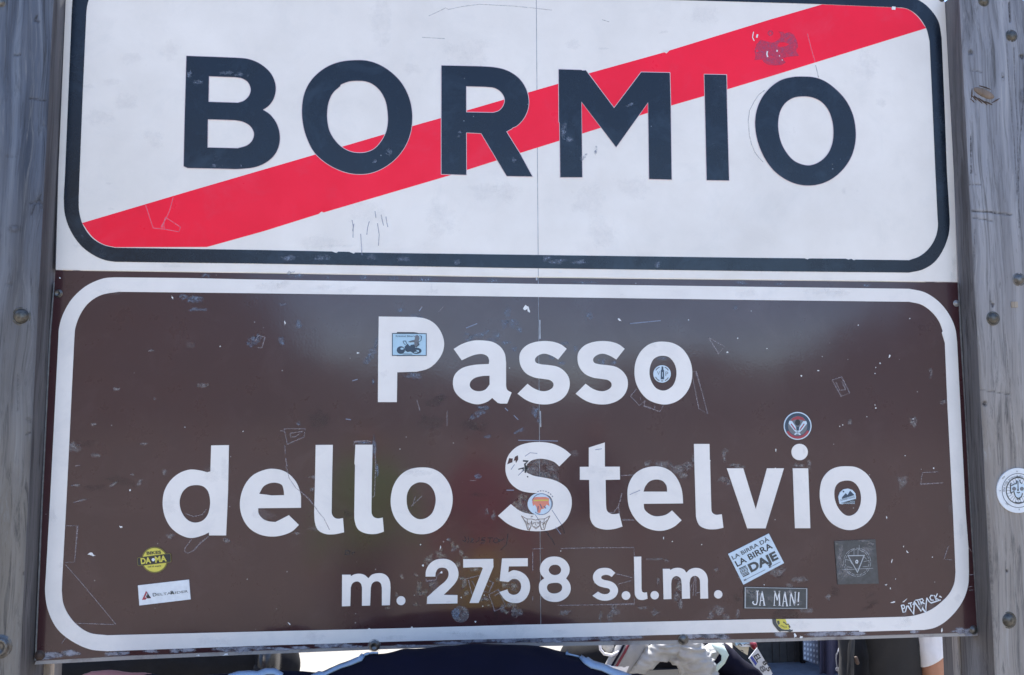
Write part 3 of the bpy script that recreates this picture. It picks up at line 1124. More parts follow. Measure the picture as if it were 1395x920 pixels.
red = rloop('112,304c 257,261c 360,231c 428.7,211c 561.7,172c 600.9,161c 718.7,126.5c 761.7,114c 803.5,99.7c 905,71.5c 908,73c 912,69c 1050,26.6c 1119.8,6.3c 1214,10.3c 1215,13.2c 1220,13.2c 1220.5,10.6c 1236,12.6 1249,21.8 1261.5,38.5c 1050,104c 990,122c 914,144c 819,174c 708,208.7c 614,238.6c 441,289.5c 438,288.3c 434,291.6c 360,314.8c 281.7,336.6c 156.5,336.9c 141,333 126,323 112,304c')
film('red_bar', [red], M['red'], white, front=0.0005)

# white border ring of the brown sign
w_out = rloop('68.3,680c 79.6,460c 80.4,447 86,428 98,407.4 117.4,389.7 141,379.5 156.5,378c 258,379c 340,380.8c 700,386.5c 1035,391c 1238.5,393.6c 1259.3,398.3 1277.6,410 1292,427 1301,446.5 1303.9,466c 1307.6,538c 1315.4,694.8c 1319.3,745c 1320,779c 1319,797 1313.5,815 1303.7,831 1288,847 1273,855.5 1259,858.3c 1170.6,860.8c 1170.4,859.4c 1110,860.6c 1035,862c 690,870.4c 560,873.6c 340,880.3c 146,887.4c 122.6,884.8 99,874.3 78.3,857.4 65.5,832 61.4,806 62.4,785c')
w_in = rloop('90.5,680c 101.2,460c 102.5,447 109.6,428 121,412.6 138,402 161.7,397.7c 340,399.6c 700,404.3c 1035,409c 1238.5,411.3c 1254,414.7 1267,423 1279,437.4 1285,453c 1284,451.5c 1283.2,453.5c 1287.3,467.4c 1290.7,551c 1298.5,701c 1301.9,780c 1300,795 1294,808 1284,819 1268,831 1248,838.3 1233,840.4c 1139,843c 1035,843.8c 700,851.7c 563,855.6c 561,853.6c 559,855.8c 505,857.2c 503,855.8c 501,857.3c 360,860.5c 146,865.7c 122.6,862.6 107,853.5 94,839 86,822 84,805c 84.6,790c')
film('border_band', [w_out, w_in], M['white2'], brown, front=0.0007)


# ------------------------------------------------------------------ letters
def letter(ch, parent, mat, ox, oy, s, outer, inners=(), rimw=0.0, colour=''):
    loops = [parse(outer, ox, oy, s)] + [parse(i, ox, oy, s) for i in inners]
    if rimw:
        lo = [grow(loops[0], rimw)] + [grow(l, -rimw) for l in loops[1:]]
        film('letter_rim', lo, M['edge'], parent, front=0.0007)
    o = film('letter', loops, mat, parent, front=0.0011)
    o['label'] = f'{colour} {ch}'
    return o


def dot(what, parent, mat, cx, cy, rx, ry=None):
    o = film('letter', [ellipse(cx, cy, rx, ry, 28)], mat, parent, front=0.0011)
    o['label'] = what
    return o


NV = dict(parent=white, mat=M['navy'], rimw=0.75, colour='dark blue letter')
letter('B', ox=200, oy=60, s=5, **NV, outer='270,82c 420,87c 570,93c 600,94c 690,103 770,135 840,195 872,260 877,320 860,380 825,425 790,448c 840,482 885,545 905,620 900,690 870,755 815,805 740,838 650,850 600,852c 440,848c 278,845c 251,833c 258,500c',
       inners=['423,220c 600,226c 650,235 690,262 708,310 695,355 660,388 620,401c 420,395c', '415,513c 600,519c 655,530 705,560 730,608 720,655 685,690 620,711c 413,706c'])
letter('O', ox=380, oy=70, s=5, **NV, outer='530,61 600,65 680,90 760,140 830,210 880,300 905,400 905,500 885,590 845,670 780,745 700,800 620,830 550,837 470,828 380,795 300,745 235,680 190,590 165,500 157,400 170,300 205,220 260,155 340,100 430,70',
       inners=['530,201 590,205 640,225 690,270 725,335 740,410 742,490 730,550 700,610 650,665 600,687 550,693 490,685 430,655 380,605 345,545 330,480 328,410 340,340 370,280 416,238c 420,228c 440,218 480,205'])
letter('R', ox=560, oy=75, s=5, **NV, outer='207,72c 480,78c 570,85 650,105 730,155 780,225 800,300 795,370 765,435 720,482 690,496c 684,503c 648,522c 740,670c 826,828c 652,825c 478,533c 375,528c 376,817c 207,811c 207,400c',
       inners=['375,213c 510,217c 570,225 615,255 638,300 630,345 600,380 560,394c 375,391c'])
letter('M', ox=720, oy=80, s=5, **NV, outer='206,73c 360,78c 366,82c 390,80c 583,338c 768,93c 962,97c 968,320c 975,824c 822,820c 815,297c 597,603c 360,292c 366,808c 217,808c 213,440c 208,430c')
letter('I', ox=930, oy=85, s=5, **NV, outer='148,83c 298,86c 302,300c 316,805c 164,803c 154,350c')
letter('O', ox=930, oy=85, s=5, **NV, outer='825,98 900,104 970,130 1050,190 1115,265 1160,360 1178,460 1175,550 1150,640 1100,720 1030,785 950,825 870,839 790,832 710,802 630,745 570,670 522,570 498,470 495,390 510,310 545,235 600,170 670,122 750,101',
       inners=['825,232 880,238 940,265 990,320 1020,400 1028,480 1018,560 985,630 930,680 870,702 820,698 760,672 710,620 670,545 652,460 652,390 668,325 705,272 760,240'])

WH = dict(parent=brown, mat=M['white2'], colour='white letter')
s_out = '460,277c 402,350c 360,325 310,310 270,320 245,345 250,370 285,382 340,388 400,400 445,430 475,475 480,530 460,585 420,625 360,650 300,656 230,645 175,620 125,583c 193,515c 240,548 290,565 330,562 365,540 370,515 350,492 300,482 240,472 185,445 150,400 138,350 145,300 185,255 240,232 310,224 380,232 425,250'
letter('P', ox=480, oy=420, s=5, **WH, outer='180,57c 430,60c 500,72 560,105 605,165 625,235 615,300 575,365 520,410 440,433c 306,437c 303,640c 174,640c 176,320c',
       inners=['303,162c 420,163c 455,172 475,205 480,245 470,290 445,322 425,326c 303,327c'])
letter('a', ox=480, oy=420, s=5, **WH, outer='690,278c 745,245 820,222 890,220 960,232 1010,265 1038,310 1047,370c 1047,530c 1055,556 1085,575c 1055,650c 1010,650c 990,645c 953,612c 920,637 860,655 800,645 735,610 695,560 685,500 700,450 745,410 820,388 930,380c 932,355 922,330 900,316 870,312 820,322 745,355c',
       inners=['935,460c 880,463 830,478 803,505 802,535 825,558 865,566 905,555 935,520c'])
letter('s', ox=680, oy=420, s=5, **WH, outer=s_out)
letter('s', ox=759.2, oy=420, s=5, **WH, outer=s_out.replace('460,277c', '459,277c'))
letter('o', ox=680, oy=420, s=5, **WH, outer='1115,228 1180,237 1240,270 1285,325 1310,390 1315,460 1300,530 1265,590 1210,635 1140,656 1080,650 1010,620 960,565 930,500 922,430 932,360 965,295 1015,250 1065,232',
       inners=['1115,324 1155,333 1190,370 1207,420 1205,475 1185,525 1145,556 1110,561 1070,545 1040,505 1025,455 1028,400 1050,350 1080,330'])
letter('d', ox=210, oy=580, s=5, **WH, outer='388,135c 509,133c 503,450c 490,748c 374,748c 373,728c 330,748 250,766 180,745 115,695 75,625 58,540 68,450 110,375 170,325 240,300 310,305 360,318c 383,312c',
       inners=['290,405 335,415 365,445 380,500 378,560 360,615 325,650 275,661 230,645 195,605 175,550 175,500 195,450 235,415'])
letter('e', ox=210, oy=580, s=5, **WH, outer='1000,560c 708,563c 712,600 740,635 780,652 825,657c 860,640c 917,610c 986,677c 940,720 870,748 800,756 720,742 650,700 605,635 585,560 590,480 620,400 670,340 740,305 800,294 880,308 940,350 980,410 1000,480c',
       inners=['885,474c 882,440 870,405 835,390 790,392 745,415 715,465c 760,470c 800,476c'])
letter('l', ox=210, oy=580, s=5, **WH, outer='1100,132c 1217,131c 1212,350c 1209,560c 1210,600 1225,625 1250,635 1286,630c 1290,680c 1294,727c 1230,740 1165,738 1115,710 1095,660 1090,590c 1096,360c')
letter('l', ox=400, oy=580, s=5, **WH, outer='421,130c 538,130c 533,350c 530,560c 532,600 545,622 572,632 607,627c 615,723c 560,738 495,735 440,708 416,650 413,590c 418,270c 414,260c')
letter('o', ox=400, oy=580, s=5, **WH, outer='870,285 940,292 1000,322 1050,380 1078,450 1082,530 1060,610 1015,680 950,725 880,740 810,730 740,690 690,630 665,560 662,490 680,410 725,340 790,298',
       inners=['870,386 915,398 950,435 967,490 963,545 940,600 895,633 850,637 810,615 780,570 770,515 775,460 800,415 835,392'])
letter('S', ox=670, oy=580, s=5, **WH, outer='540,198c 460,278c 425,248 370,230 320,226 270,238 240,262c 232,285c 240,322c 290,343 340,352 400,364 460,387 510,425 540,480 543,550 520,620 480,670 420,705 350,718 270,718 190,705 110,670 42,615c 130,535c 190,580 260,602 320,605 380,590 410,560 415,520 395,482 350,464 250,456 190,440 130,395 97,330 95,260 115,200 170,145 240,120 330,112 420,125 490,158')
letter('t', ox=670, oy=580, s=5, **WH, outer='661,150c 770,115c 770,280c 872,280c 873,368c 775,370c 778,540c 785,580 810,600 840,603 868,598c 890,688c 830,705 760,707 700,685 672,640 668,580c 663,370c 600,369c 600,281c 661,281c')
letter('e', ox=670, oy=580, s=5, **WH, outer='1303,530c 1035,533c 1040,570 1070,600 1110,617 1160,615 1195,603 1228,578c 1293,645c 1240,690 1170,715 1110,714 1040,690 985,645 940,570 925,490 930,410 965,340 1020,298 1090,279 1160,283 1220,312 1265,365 1292,430 1300,480',
       inners=['1195,450c 1190,410 1165,378 1120,367 1075,380 1045,415 1033,450c'])
letter('l', ox=935, oy=580, s=5, **WH, outer='52,125c 158,125c 160,235c 166,236c 162,246c 170,560c 175,590 200,607 242,604c 253,696c 200,706 135,703 90,680 68,630 65,590c 58,350c')
letter('v', ox=935, oy=580, s=5, **WH, outer='276,291c 388,291c 473,570c 550,291c 603,291c 607,286c 612,291c 665,291c 540,700c 415,700c')
letter('i', ox=935, oy=580, s=5, **WH, outer='725,291c 830,291c 845,699c 740,699c')
dot('white dot of the letter i', brown, M['white2'], 935 + 772 / 5, 580 + 180 / 5, 11.2)
letter('o', ox=935, oy=580, s=5, **WH, outer='1095,277 1160,285 1225,325 1270,390 1293,470 1290,550 1265,620 1215,675 1150,707 1095,711 1040,695 980,655 935,590 912,510 910,440 925,370 965,315 1020,285',
       inners=['1095,374 1140,385 1175,425 1190,480 1185,540 1160,590 1120,614 1085,610 1045,575 1018,525 1008,470 1015,420 1040,388'])
K = 7.478
m_out = '120,398c 208,398c 208,414c 240,396 300,388 350,402 388,435c 420,400 480,383 540,388 585,420 608,470 613,530c 607,708c 525,710c 525,530c 515,490 490,467 455,467 425,490 412,530c 405,712c 322,714c 323,530c 312,490 285,468 250,470 222,492 208,530c 203,717c 118,720c'
letter('m', ox=450, oy=730, s=K, **WH, outer=m_out)
dot('white full stop after m', brown, M['white2'], 450 + 720 / K, 730 + 662 / K, 6.1)
WD = dict(parent=brown, mat=M['white2'], colour='white numeral')
letter('2', ox=450, oy=730, s=K, **WD, outer='970,417c 975,355 1010,290 1070,248 1140,236 1215,248 1275,295 1305,370 1300,430 1270,485 1220,540 1155,603c 1296,606c 1295,690c 983,695c 987,625c 1110,515 1170,465 1200,420 1203,370 1180,335 1140,325 1100,335 1075,375 1070,417c')
letter('7', ox=600, oy=730, s=K, **WD, outer='232,240c 538,237c 540,318c 390,685c 296,686c 432,330c 415,320c 232,325c')
letter('5', ox=600, oy=730, s=K, **WD, outer='628,232c 890,230c 890,311c 697,313c 692,375c 740,353 800,362 860,395 900,450 913,520 900,590 860,650 800,683 730,683 660,655 600,575c 682,548c 700,585 740,603 780,595 810,565 822,520 810,470 775,443 735,442 690,472c 603,462c')
letter('8', ox=600, oy=730, s=K, **WD, outer='1170,213 1230,225 1285,265 1315,325 1310,385 1280,435c 1315,480 1328,540 1310,600 1265,645 1200,672 1120,670 1060,645 1015,590 1003,520 1015,470 1058,435c 1020,385 1015,320 1045,260 1100,222',
       inners=['1168,296 1205,305 1230,345 1215,385 1170,402 1125,388 1103,350 1125,308', '1165,480 1210,485 1237,510 1235,555 1200,582 1150,590 1105,572 1085,530 1100,495'])
letter('s', ox=790, oy=730, s=K, **WH, outer='360,378c 325,420c 290,402 250,400 220,415 220,435 245,450 300,462 350,485 383,530 388,570 365,620 315,652 245,662 185,648 127,612c 185,570c 220,590 260,597 295,585 308,562 295,540 245,528 190,510 150,475 133,430 145,380 185,342 245,328 310,338')
dot('white full stop after s', brown, M['white2'], 790 + 470 / K, 730 + 610 / K, 5.9)
letter('l', ox=790, oy=730, s=K, **WH, outer='551,215c 625,213c 628,540c 635,570 655,580 683,577c 690,642c 640,655 590,645 562,605 558,560c')
dot('white full stop after l', brown, M['white2'], 790 + 762 / K, 730 + 607 / K, 5.7)
letter('m', ox=790, oy=730, s=K, **WH, outer='845,338c 918,338c 922,352c 950,335 1010,328 1060,345 1085,378c 1120,345 1180,328 1240,342 1285,385 1303,440 1303,500c 1307,640c 1228,642c 1225,500c 1220,445 1195,415 1160,410 1130,432 1118,480c 1122,640c 1040,643c 1038,500c 1028,440 1000,415 970,412 940,440 930,490c 933,645c 853,648c')
dot('white full stop after the last m', brown, M['white2'], 850 + 961 / K, 730 + 598 / K, 5.7)

# rivets
for (px, py, r, mt, rg) in ((79.5, 400, 4.4, 'steel', True), (1303, 413.5, 4.2, 'alu', False), (54, 893, 5.5, 'rust', False),
                            (1326.5, 858.5, 5.2, 'steel', False), (510, 880, 5.6, 'steel', True), (931, 871.5, 6.2, 'steel', False)):
    o = dome_bolt(brown, px, py, r, -0.001, M[mt], name='rivet', ring=rg)
dome_bolt(white, 1283, -1, 3.6, -0.001, M['steel'], name='rivet')
ring = film('washer_mark', [ellipse(510, 880, 9.2), ellipse(510, 880, 6.4)[::-1]], M['wear_grey'], brown, front=0.0009)


# ------------------------------------------------------------------ wear, residue and scratches on the sheets
def zp(ox, oy, s, spec):
    return [Vector((ox + float(a) / s, oy + float(b) / s)) for a, b in (t.split(',') for t in spec.split())]


def blob(cx, cy, rx, ry, rot=0.0, n=18, rough=0.35, seed=None):
    sd_ = random.random() * 90 if seed is None else seed
    out = []
    for k in range(n):
        a = 2 * math.pi * k / n
        r = 1 + rough * 1.6 * noise.noise(Vector((math.cos(a) * 1.4 + sd_, math.sin(a) * 1.4, sd_)))
        x, y = rx * r * math.cos(a), ry * r * math.sin(a)
        t = R(rot)
        out.append(Vector((cx + x * math.cos(t) - y * math.sin(t), cy + x * math.sin(t) + y * math.cos(t))))
    return out


def patches(name, blobs, mat, parent, front, stuff=True):
    V, Fc, fade = [], [], []
    for b in blobs:
        b = tuple(b)
        b = (b[0], b[1], b[2] * 1.25, b[3] * 1.25) + b[4:]
        lp = blob(*b)
        n = len(lp)
        c = sum(lp, Vector((0, 0))) / n
        k = len(V)
        V.append(U(c.x, c.y, -front)); fade.append(1.0)
        V += [U(c.x + (p.x - c.x) * 0.55, c.y + (p.y - c.y) * 0.55, -front) for p in lp]; fade += [0.8] * n
        V += [U(p.x, p.y, -front) for p in lp]; fade += [0.0] * n
        for i in range(n):
            j = (i + 1) % n
            for f in ((k, k + 1 + i, k + 1 + j), (k + 1 + i, k + 1 + n + i, k + 1 + n + j, k + 1 + j)):
                a_, b_, d_ = V[f[0]], V[f[1]], V[f[2]]
                Fc.append(f if (b_ - a_).cross(d_ - a_).y < 0 else f[::-1])
    o = mesh_obj(name, V, Fc, mat, parent, fade=fade)
    o['kind'] = 'stuff'
    return o


patches('wear_patch', [
    (346, 464, 9, 7, -20), (352, 459, 5, 5), (341, 470, 8, 4, 15), (691, 427, 6, 9), (699, 440, 9, 7, 20), (687, 441, 6, 8), (708, 449, 6, 5),
    (655, 455, 16, 4, -18), (640, 462, 8, 4), (676, 458, 7, 5), (688, 467, 10, 3, -8), (668, 464, 8, 4), (506, 482, 5, 13, 25), (500, 492, 6, 6),
    (513, 466, 3, 10, 12), (566, 431, 11, 4), (562, 512, 12, 6, 15), (655, 562, 14, 4, -22), (646, 569, 8, 4, -20), (660, 555, 10, 3), (730, 563, 6, 9),
    (735, 571, 4, 6), (707, 587, 8, 3, -25), (700, 475, 6, 4), (820, 492, 7, 5), (836, 494, 6, 4), (784, 475, 4, 5), (802, 429, 5, 5), (805, 433, 4, 3),
    (752, 487, 6, 4), (765, 495, 7, 3), (770, 468, 6, 4), (508, 520, 2, 6), (510, 607, 3, 14), (514, 640, 2, 12), (494, 603, 9, 2), (384, 464, 5, 7),
    (545, 423, 6, 3), (902, 488, 8, 3), (407, 441, 4, 8), (1002, 420, 4, 3), (386, 415, 6, 2), (360, 398, 6, 2), (265, 408, 14, 6), (251, 405, 9, 4),
    (268, 422, 12, 3), (407, 577, 3, 3), (280, 375.5, 7, 3), (404, 376, 11, 4), (396, 372, 6, 4), (447, 378.5, 2.5, 2.5), (495, 377.5, 7, 4), (536, 379.5, 8, 3), (580, 380.5, 16, 4),
    (672, 382, 12, 4), (800, 385, 18, 2.5), (1010, 385, 10, 3), (1062, 387, 9, 2.5), (1180, 389, 7, 2), (635, 456, 5, 3), (664, 595, 6, 3), (651, 649, 5, 4),
], M['wear_blue'], brown, 0.00035)
patches('rim_wear', [(152, 891, 10, 3), (168, 890, 8, 3), (205, 887, 9, 3.4), (236, 887, 8, 3.4), (252, 885, 12, 3.5), (310, 884, 16, 4), (330, 884, 18, 4.5), (352, 883, 12, 4), (380, 884, 16, 2.5), (412, 883, 14, 2.5),
    (440, 879, 14, 4), (458, 877, 10, 4), (470, 880, 8, 3), (486, 881, 8, 2.5), (620, 876, 22, 2.5), (655, 873, 24, 3), (690, 872, 26, 4), (722, 872, 18, 4), (752, 872, 26, 4), (790, 870, 30, 4), (826, 869, 16, 4), (845, 868, 16, 3.5),
    (866, 867, 10, 3), (948, 866, 14, 4), (972, 866, 16, 4), (985, 868, 10, 3), (1064, 865, 10, 3.5), (1120, 864, 18, 4), (1140, 863, 14, 3.5), (1168, 863, 12, 3), (1246, 861, 5, 2.5), (1310, 860, 12, 4), (1322, 863, 10, 3), (72, 893, 16, 4),
    (95, 890, 12, 4), (60, 896, 10, 3), (560, 880, 30, 1.8)], M['rim_wear'], brown, 0.0006)
patches('glue_residue', [
    (723, 645, 19, 13, 5), (745, 650, 19, 8, 15), (752, 640, 9, 8), (757, 652, 6, 8), (710, 635, 6, 7), (735, 630, 20, 5), (882, 632, 5, 5), (906, 632, 14, 6),
    (925, 640, 13, 8), (938, 634, 8, 7), (930, 648, 7, 5), (945, 625, 5, 6), (988, 614, 5, 4), (986, 622, 3, 9), (1003, 634, 10, 3), (1008, 637, 8, 3),
    (1010, 695, 3, 5), (998, 657, 12, 6), (985, 654, 8, 5), (1102, 633, 4, 8), (1088, 634, 10, 3), (742, 646, 12, 5), (697, 640, 3, 9), (225, 643, 3, 6),
    (232, 730, 6, 4), (309, 736, 5, 4), (428, 650, 9, 3), (425, 667, 3, 4), (404, 727, 5, 3), (663, 697, 3, 7), (672, 703, 4, 5), (612, 735, 4, 2), (618, 748, 4, 5),
    (838, 834, 8, 7), (830, 841, 5, 7), (818, 840, 3, 8), (836, 827, 5, 4), (980, 831, 9, 8), (968, 838, 5, 6), (990, 840, 6, 5), (892, 835, 6, 5), (875, 828, 8, 3),
    (927, 823, 4, 8), (926, 797, 4, 9), (922, 812, 5, 8), (922, 787, 6, 4), (976, 775, 4, 4), (897, 791, 3, 6), (908, 764, 4, 3), (892, 762, 12, 2), (1060, 780, 12, 7),
    (1068, 815, 16, 5), (1090, 790, 12, 5), (1075, 800, 6, 6), (1128, 814, 4, 4), (1100, 832, 10, 4), (1005, 836, 4, 6), (1024, 845, 6, 2), (700, 833, 5, 8), (693, 824, 5, 4),
    (705, 835, 10, 6), (684, 829, 4, 6), (660, 815, 5, 4), (770, 835, 10, 5), (1205, 855, 5, 3), (100, 610, 12, 8), (130, 620, 6, 4), (104, 661, 6, 2), (112, 682, 10, 1.5, -14),
    (155, 660, 6, 3, -30), (190, 658, 7, 2.5, -50), (181, 647, 4, 2), (196, 605, 5, 2), (158, 530, 6, 3), (206, 478, 4, 2), (275, 525, 8, 4), (210, 543, 3, 2), (128, 578, 5, 2),
    (1244, 575, 6, 8), (1268, 508, 3, 8), (1285, 548, 6, 3), (1158, 575, 4, 4), (1230, 655, 8, 10),
], M['wear_grey'], brown, 0.00038)
patches('glue_flecks', [
    (585, 763, 9, 7, -35), (600, 757, 8, 4), (597, 753, 6, 3), (571, 800, 4, 11), (577, 807, 6, 6), (570, 810, 4, 3), (566, 783, 5, 2, 30), (628, 753, 4, 5), (624, 768, 4, 6),
    (634, 760, 4, 3), (648, 776, 9, 3), (632, 794, 4, 9), (635, 808, 4, 5), (628, 788, 4, 3), (664, 816, 4, 4), (678, 789, 5, 3), (690, 797, 8, 5), (700, 800, 6, 7), (588, 796, 5, 3),
    (655, 816, 4, 4), (606, 800, 3, 3), (567, 824, 5, 3), (601, 749, 3, 2), (617, 741, 3, 4), (623, 745, 3, 3), (547, 785, 6, 2, 60), (665, 825, 3, 2), (635, 833, 5, 2), (690, 835, 4, 3),
    (706, 690, 8, 12), (716, 700, 10, 5, 20), (712, 678, 8, 5), (723, 702, 10, 4), (924, 800, 4, 4), (699, 823, 6, 5),
    (740, 655, 9, 3), (726, 653, 7, 2.5), (528, 829, 4, 2), (540, 810, 3, 3), (1070, 803, 4, 3),
], M['wear_tan'], brown, 0.00041)
patches('dark_smear', [
    (436, 572, 14, 14), (592, 547, 12, 8, -20), (602, 542, 8, 6), (585, 575, 18, 13), (640, 578, 16, 9), (656, 583, 12, 6, -15), (655, 675, 12, 3), (475, 700, 10, 6),
    (692, 847.5, 10, 3), (675, 838, 4, 8), (1138, 807, 8, 6, 40), (1190, 822, 9, 5, -35), (1183, 828, 10, 2.5, -20), (1185, 812, 9, 2, -35), (1004, 815, 5, 7), (1012, 806, 4, 4), (1063, 785, 5, 4),
    (165, 655, 20, 6, 10), (130, 665, 16, 6), (120, 605, 12, 5), (1090, 844, 60, 2.2), (995, 844.5, 25, 2),
], M['wear_dark'], brown, 0.00032)
# grime on the white film
patches('grime', [
    (150, 112, 14, 5), (170, 140, 18, 12), (135, 160, 22, 10), (208, 188, 12, 12), (120, 118, 8, 3), (230, 70, 12, 14), (180, 80, 14, 8), (520, 25, 14, 30), (640, 75, 30, 22),
    (560, 95, 12, 8), (780, 60, 10, 6), (905, 44, 7, 2), (823, 66, 7, 1.5), (960, 20, 25, 12), (1180, 90, 20, 18), (1150, 258, 3, 5), (1168, 260, 1.6, 1.6), (1200, 140, 8, 6), (690, 260, 18, 14),
    (860, 255, 25, 14), (800, 275, 24, 20), (820, 320, 20, 20), (440, 330, 26, 10), (500, 292, 30, 18), (600, 300, 20, 24), (660, 260, 20, 12), (230, 330, 2, 1), (148, 250, 4, 2), (152, 285, 5, 2),
    (80, 365, 3, 1.2), (1300, 360, 3, 12), (1297, 377, 3, 8), (1255, 20, 3, 3), (105, 335, 6, 3), (460, 335, 20, 2), (230, 362, 14, 3), (700, 366, 18, 2), (560, 364, 16, 3),
], M['wear_soft'], white, 0.0002)
patches('grime', [
    (373, 389, 12, 6), (386, 388, 8, 6), (355, 391, 9, 4), (440, 392, 10, 4), (475, 395, 12, 4), (590, 397, 9, 4), (588, 395, 2, 6), (847, 402, 3, 2), (1120, 397, 30, 4), (1140, 400, 16, 5), (1020, 401, 16, 6),
    (150, 397, 16, 4), (82, 770, 3, 4), (70, 700, 6, 12), (280, 872, 14, 8), (305, 874, 12, 5), (430, 868, 16, 6), (540, 868, 16, 4), (640, 865, 26, 4), (700, 858, 24, 8), (760, 862, 14, 4),
    (883, 857, 2, 1), (1180, 852, 12, 6), (1235, 848, 10, 6), (1225, 853, 9, 4), (1090, 852, 14, 5), (1295, 690, 3, 10), (1309, 720, 3, 14), (1305, 815, 5, 5), (620, 862, 22, 2.5), (570, 645, 22, 4),
    (560, 641, 20, 3), (716, 690, 14, 10), (728, 712, 16, 6), (812, 640, 16, 6), (826, 645, 10, 5), (866, 671, 10, 3, -25), (730, 640, 12, 8), (780, 618, 8, 4), (815, 612, 6, 1.5), (590, 800, 6, 10),
    (604, 775, 8, 5), (612, 820, 5, 2), (700, 818, 7, 3), (745, 815, 7, 3), (700, 790, 8, 5), (306, 640, 8, 14), (290, 650, 10, 12), (260, 470, 6, 5), (524, 510, 6, 5), (890, 470, 8, 5),
    (1095, 616, 2, 4), (230, 690, 10, 12), (358, 700, 18, 8), (430, 720, 10, 4),
], M['wear_soft'], brown, 0.0014)
patches('wear_patch', [(258, 102, 4, 6), (270, 112, 6, 4), (305, 100, 7, 3), (325, 101, 6, 3), (312, 99, 5, 3), (338, 103, 2, 2), (292, 226, 4, 3), (328, 226, 2, 1.5), (700, 218, 3, 4), (627, 180, 3, 2), (625, 186, 3, 2), (510, 220, 4, 3),
         (768, 178, 4, 14), (775, 190, 6, 5), (858, 143, 6, 2.5, -20), (745, 352, 9, 4), (760, 356, 12, 5), (790, 357, 10, 4), (895, 360, 4, 5), (440, 352, 14, 4), (550, 353, 10, 4), (505, 350, 8, 4), (622, 357, 5, 4),
         (395, 352, 12, 5), (112, 321, 2, 2), (812, 206, 2, 8), (795, 214, 8, 3, -50), (530, 207, 5, 5)], M['wear_blue'], white, 0.00135)

# hairlines, cut lines left by peeled stickers
L = lambda s, ox=340, oy=460, k=3.8333: zp(ox, oy, k, s)
strokes('cut_line', [
    P((387, 584.4), (416, 584.4), (414, 595.6), (391.4, 605.3), (387, 584.4)), P((395.3, 590.4), (413, 587.8), (402.6, 595), (396, 595.6), (395.3, 590.4)),
    (P((382, 587), (386, 587.5)), 1.2), P((388, 607), (388.6, 618)), (P((389, 624), (391, 636)), 1.5),
    P((482, 607), (482.5, 602), (500, 600.5), (506, 602)), P((511, 610), (511.5, 640), (510, 676), (506.5, 677.5)),
    P((867, 530), (859, 540), (871, 552.6), (879, 546)), P((879, 547), (877, 553), (899, 561), (904, 552)), P((872, 541), (873, 545)), P((892, 553), (892, 557)),
    P((943.6, 507), (948, 505.6), (956, 533), (964, 564), (952, 557), (943, 512)), P((965, 460), (987, 472.5), (979, 482), (965, 460)),
    P((1133.6, 518), (1146.4, 513.5), (1157.6, 535.7), (1146, 540), (1133.6, 518)), P((1139, 521), (1144, 532), (1152, 531), (1147, 520)),
    P((1278, 643), (1256.7, 644), (1254, 659.6), (1285, 658)),
    P((725.7, 748), (740, 747.2)), P((764, 747.5), (800, 746.5), (863.5, 746), (864.5, 760), (864, 787)), P((864, 815), (864, 823), (820, 824), (760, 825)),
    P((725.7, 752), (725.8, 778)), P((725.8, 812), (725.9, 818)), P((831, 780), (845, 783), (861, 787)), P((842, 796), (860, 791)),
    P((632.8, 789.5), (653.5, 784)), P((638, 790), (643, 810)), P((642.8, 791.5), (648, 801)), P((665.5, 791), (672, 794), (666, 807.5), (659, 806)), P((661, 797), (667, 800)),
    P((666, 810), (679, 803.5), (689, 826), (674, 832.7), (666, 810)), P((673, 812), (680, 808), (681, 811)),
    P((579.5, 787.5), (581, 792), (594.4, 790), (595, 785), (601, 780)), (P((284, 731), (273, 740), (264, 750)), 1.8), P((264, 750), (256, 754), (251.7, 752), (252, 747), (261, 735)),
    P((253, 700), (264, 704), (276, 701), (281, 694)), P((90, 716.5), (105.7, 716.5), (101.7, 766), (88.7, 766.6)), P((88.7, 769), (110, 793), (140, 829), (158, 851)),
    (P((846, 648), (863, 647.4)), 1.3), (P((848, 708.4), (864, 708.6)), 1.6), (P((847, 672), (845, 682), (842.4, 690), (844, 700)), 1.4), P((842.4, 690), (836, 698), (829, 699)),
    P((1292, 744), (1286, 762), (1297, 763)), P((1319, 746), (1324, 752)), P((1320, 783), (1327, 783)), P((1319, 800), (1325, 799)), P((1320, 804), (1326, 804)),
    (P((94, 606), (99, 606)), 1.8), P((102, 635), (109, 634)), P((97, 662), (105, 661)), P((100, 685), (112, 681)), P((84, 877), (90, 868)), P((155, 851), (101, 850 - 1)),
    P((944, 812), (946, 785)), P((948, 812), (948, 786), (956, 788)), P((949, 808), (958, 806), (959, 800)), P((938, 812), (943, 795)),
    P((352, 457), (361, 459.5), (357, 474), (351, 474)), P((352, 457), (348, 465)), P((1020, 762), (1020, 766)),
    P((571, 422), (575, 418)), P((604, 418), (597, 426)), P((1006, 786), (1008, 790)), P((758, 655), (757, 662), (752, 660)),
    P((640, 655), (648, 655)), P((568, 545), (572, 560)), P((609, 560), (609, 580)), P((700, 690), (696, 700)), P((560, 690), (575, 676)), P((566, 676), (562, 690)),
], M['line_l'], brown, front=0.00045, w=1.15)
strokes('long_scratch', [(P((389, 636), (391, 640), (394, 652), (403, 665), (411, 671)), 1.2), (P((411, 671), (420, 679), (428, 689)), 1.7), (P((428, 689), (434, 698), (441, 706), (449, 722)), 1.2)],
        M['line_l'], brown, front=0.0013)
strokes('bluish_scratch', [P((571, 424), (575, 418)), P((635, 447), (650, 441)), P((700, 566), (706, 572)), P((688, 556), (692, 560)), P((480, 519), (487, 517)), P((471, 571), (478, 572)), P((858, 441), (900, 437)),
        P((706, 600), (760, 601)), P((690, 668), (700, 668)), P((740, 660), (752, 658))], M['line_b'], brown, front=0.00044, w=1.2)
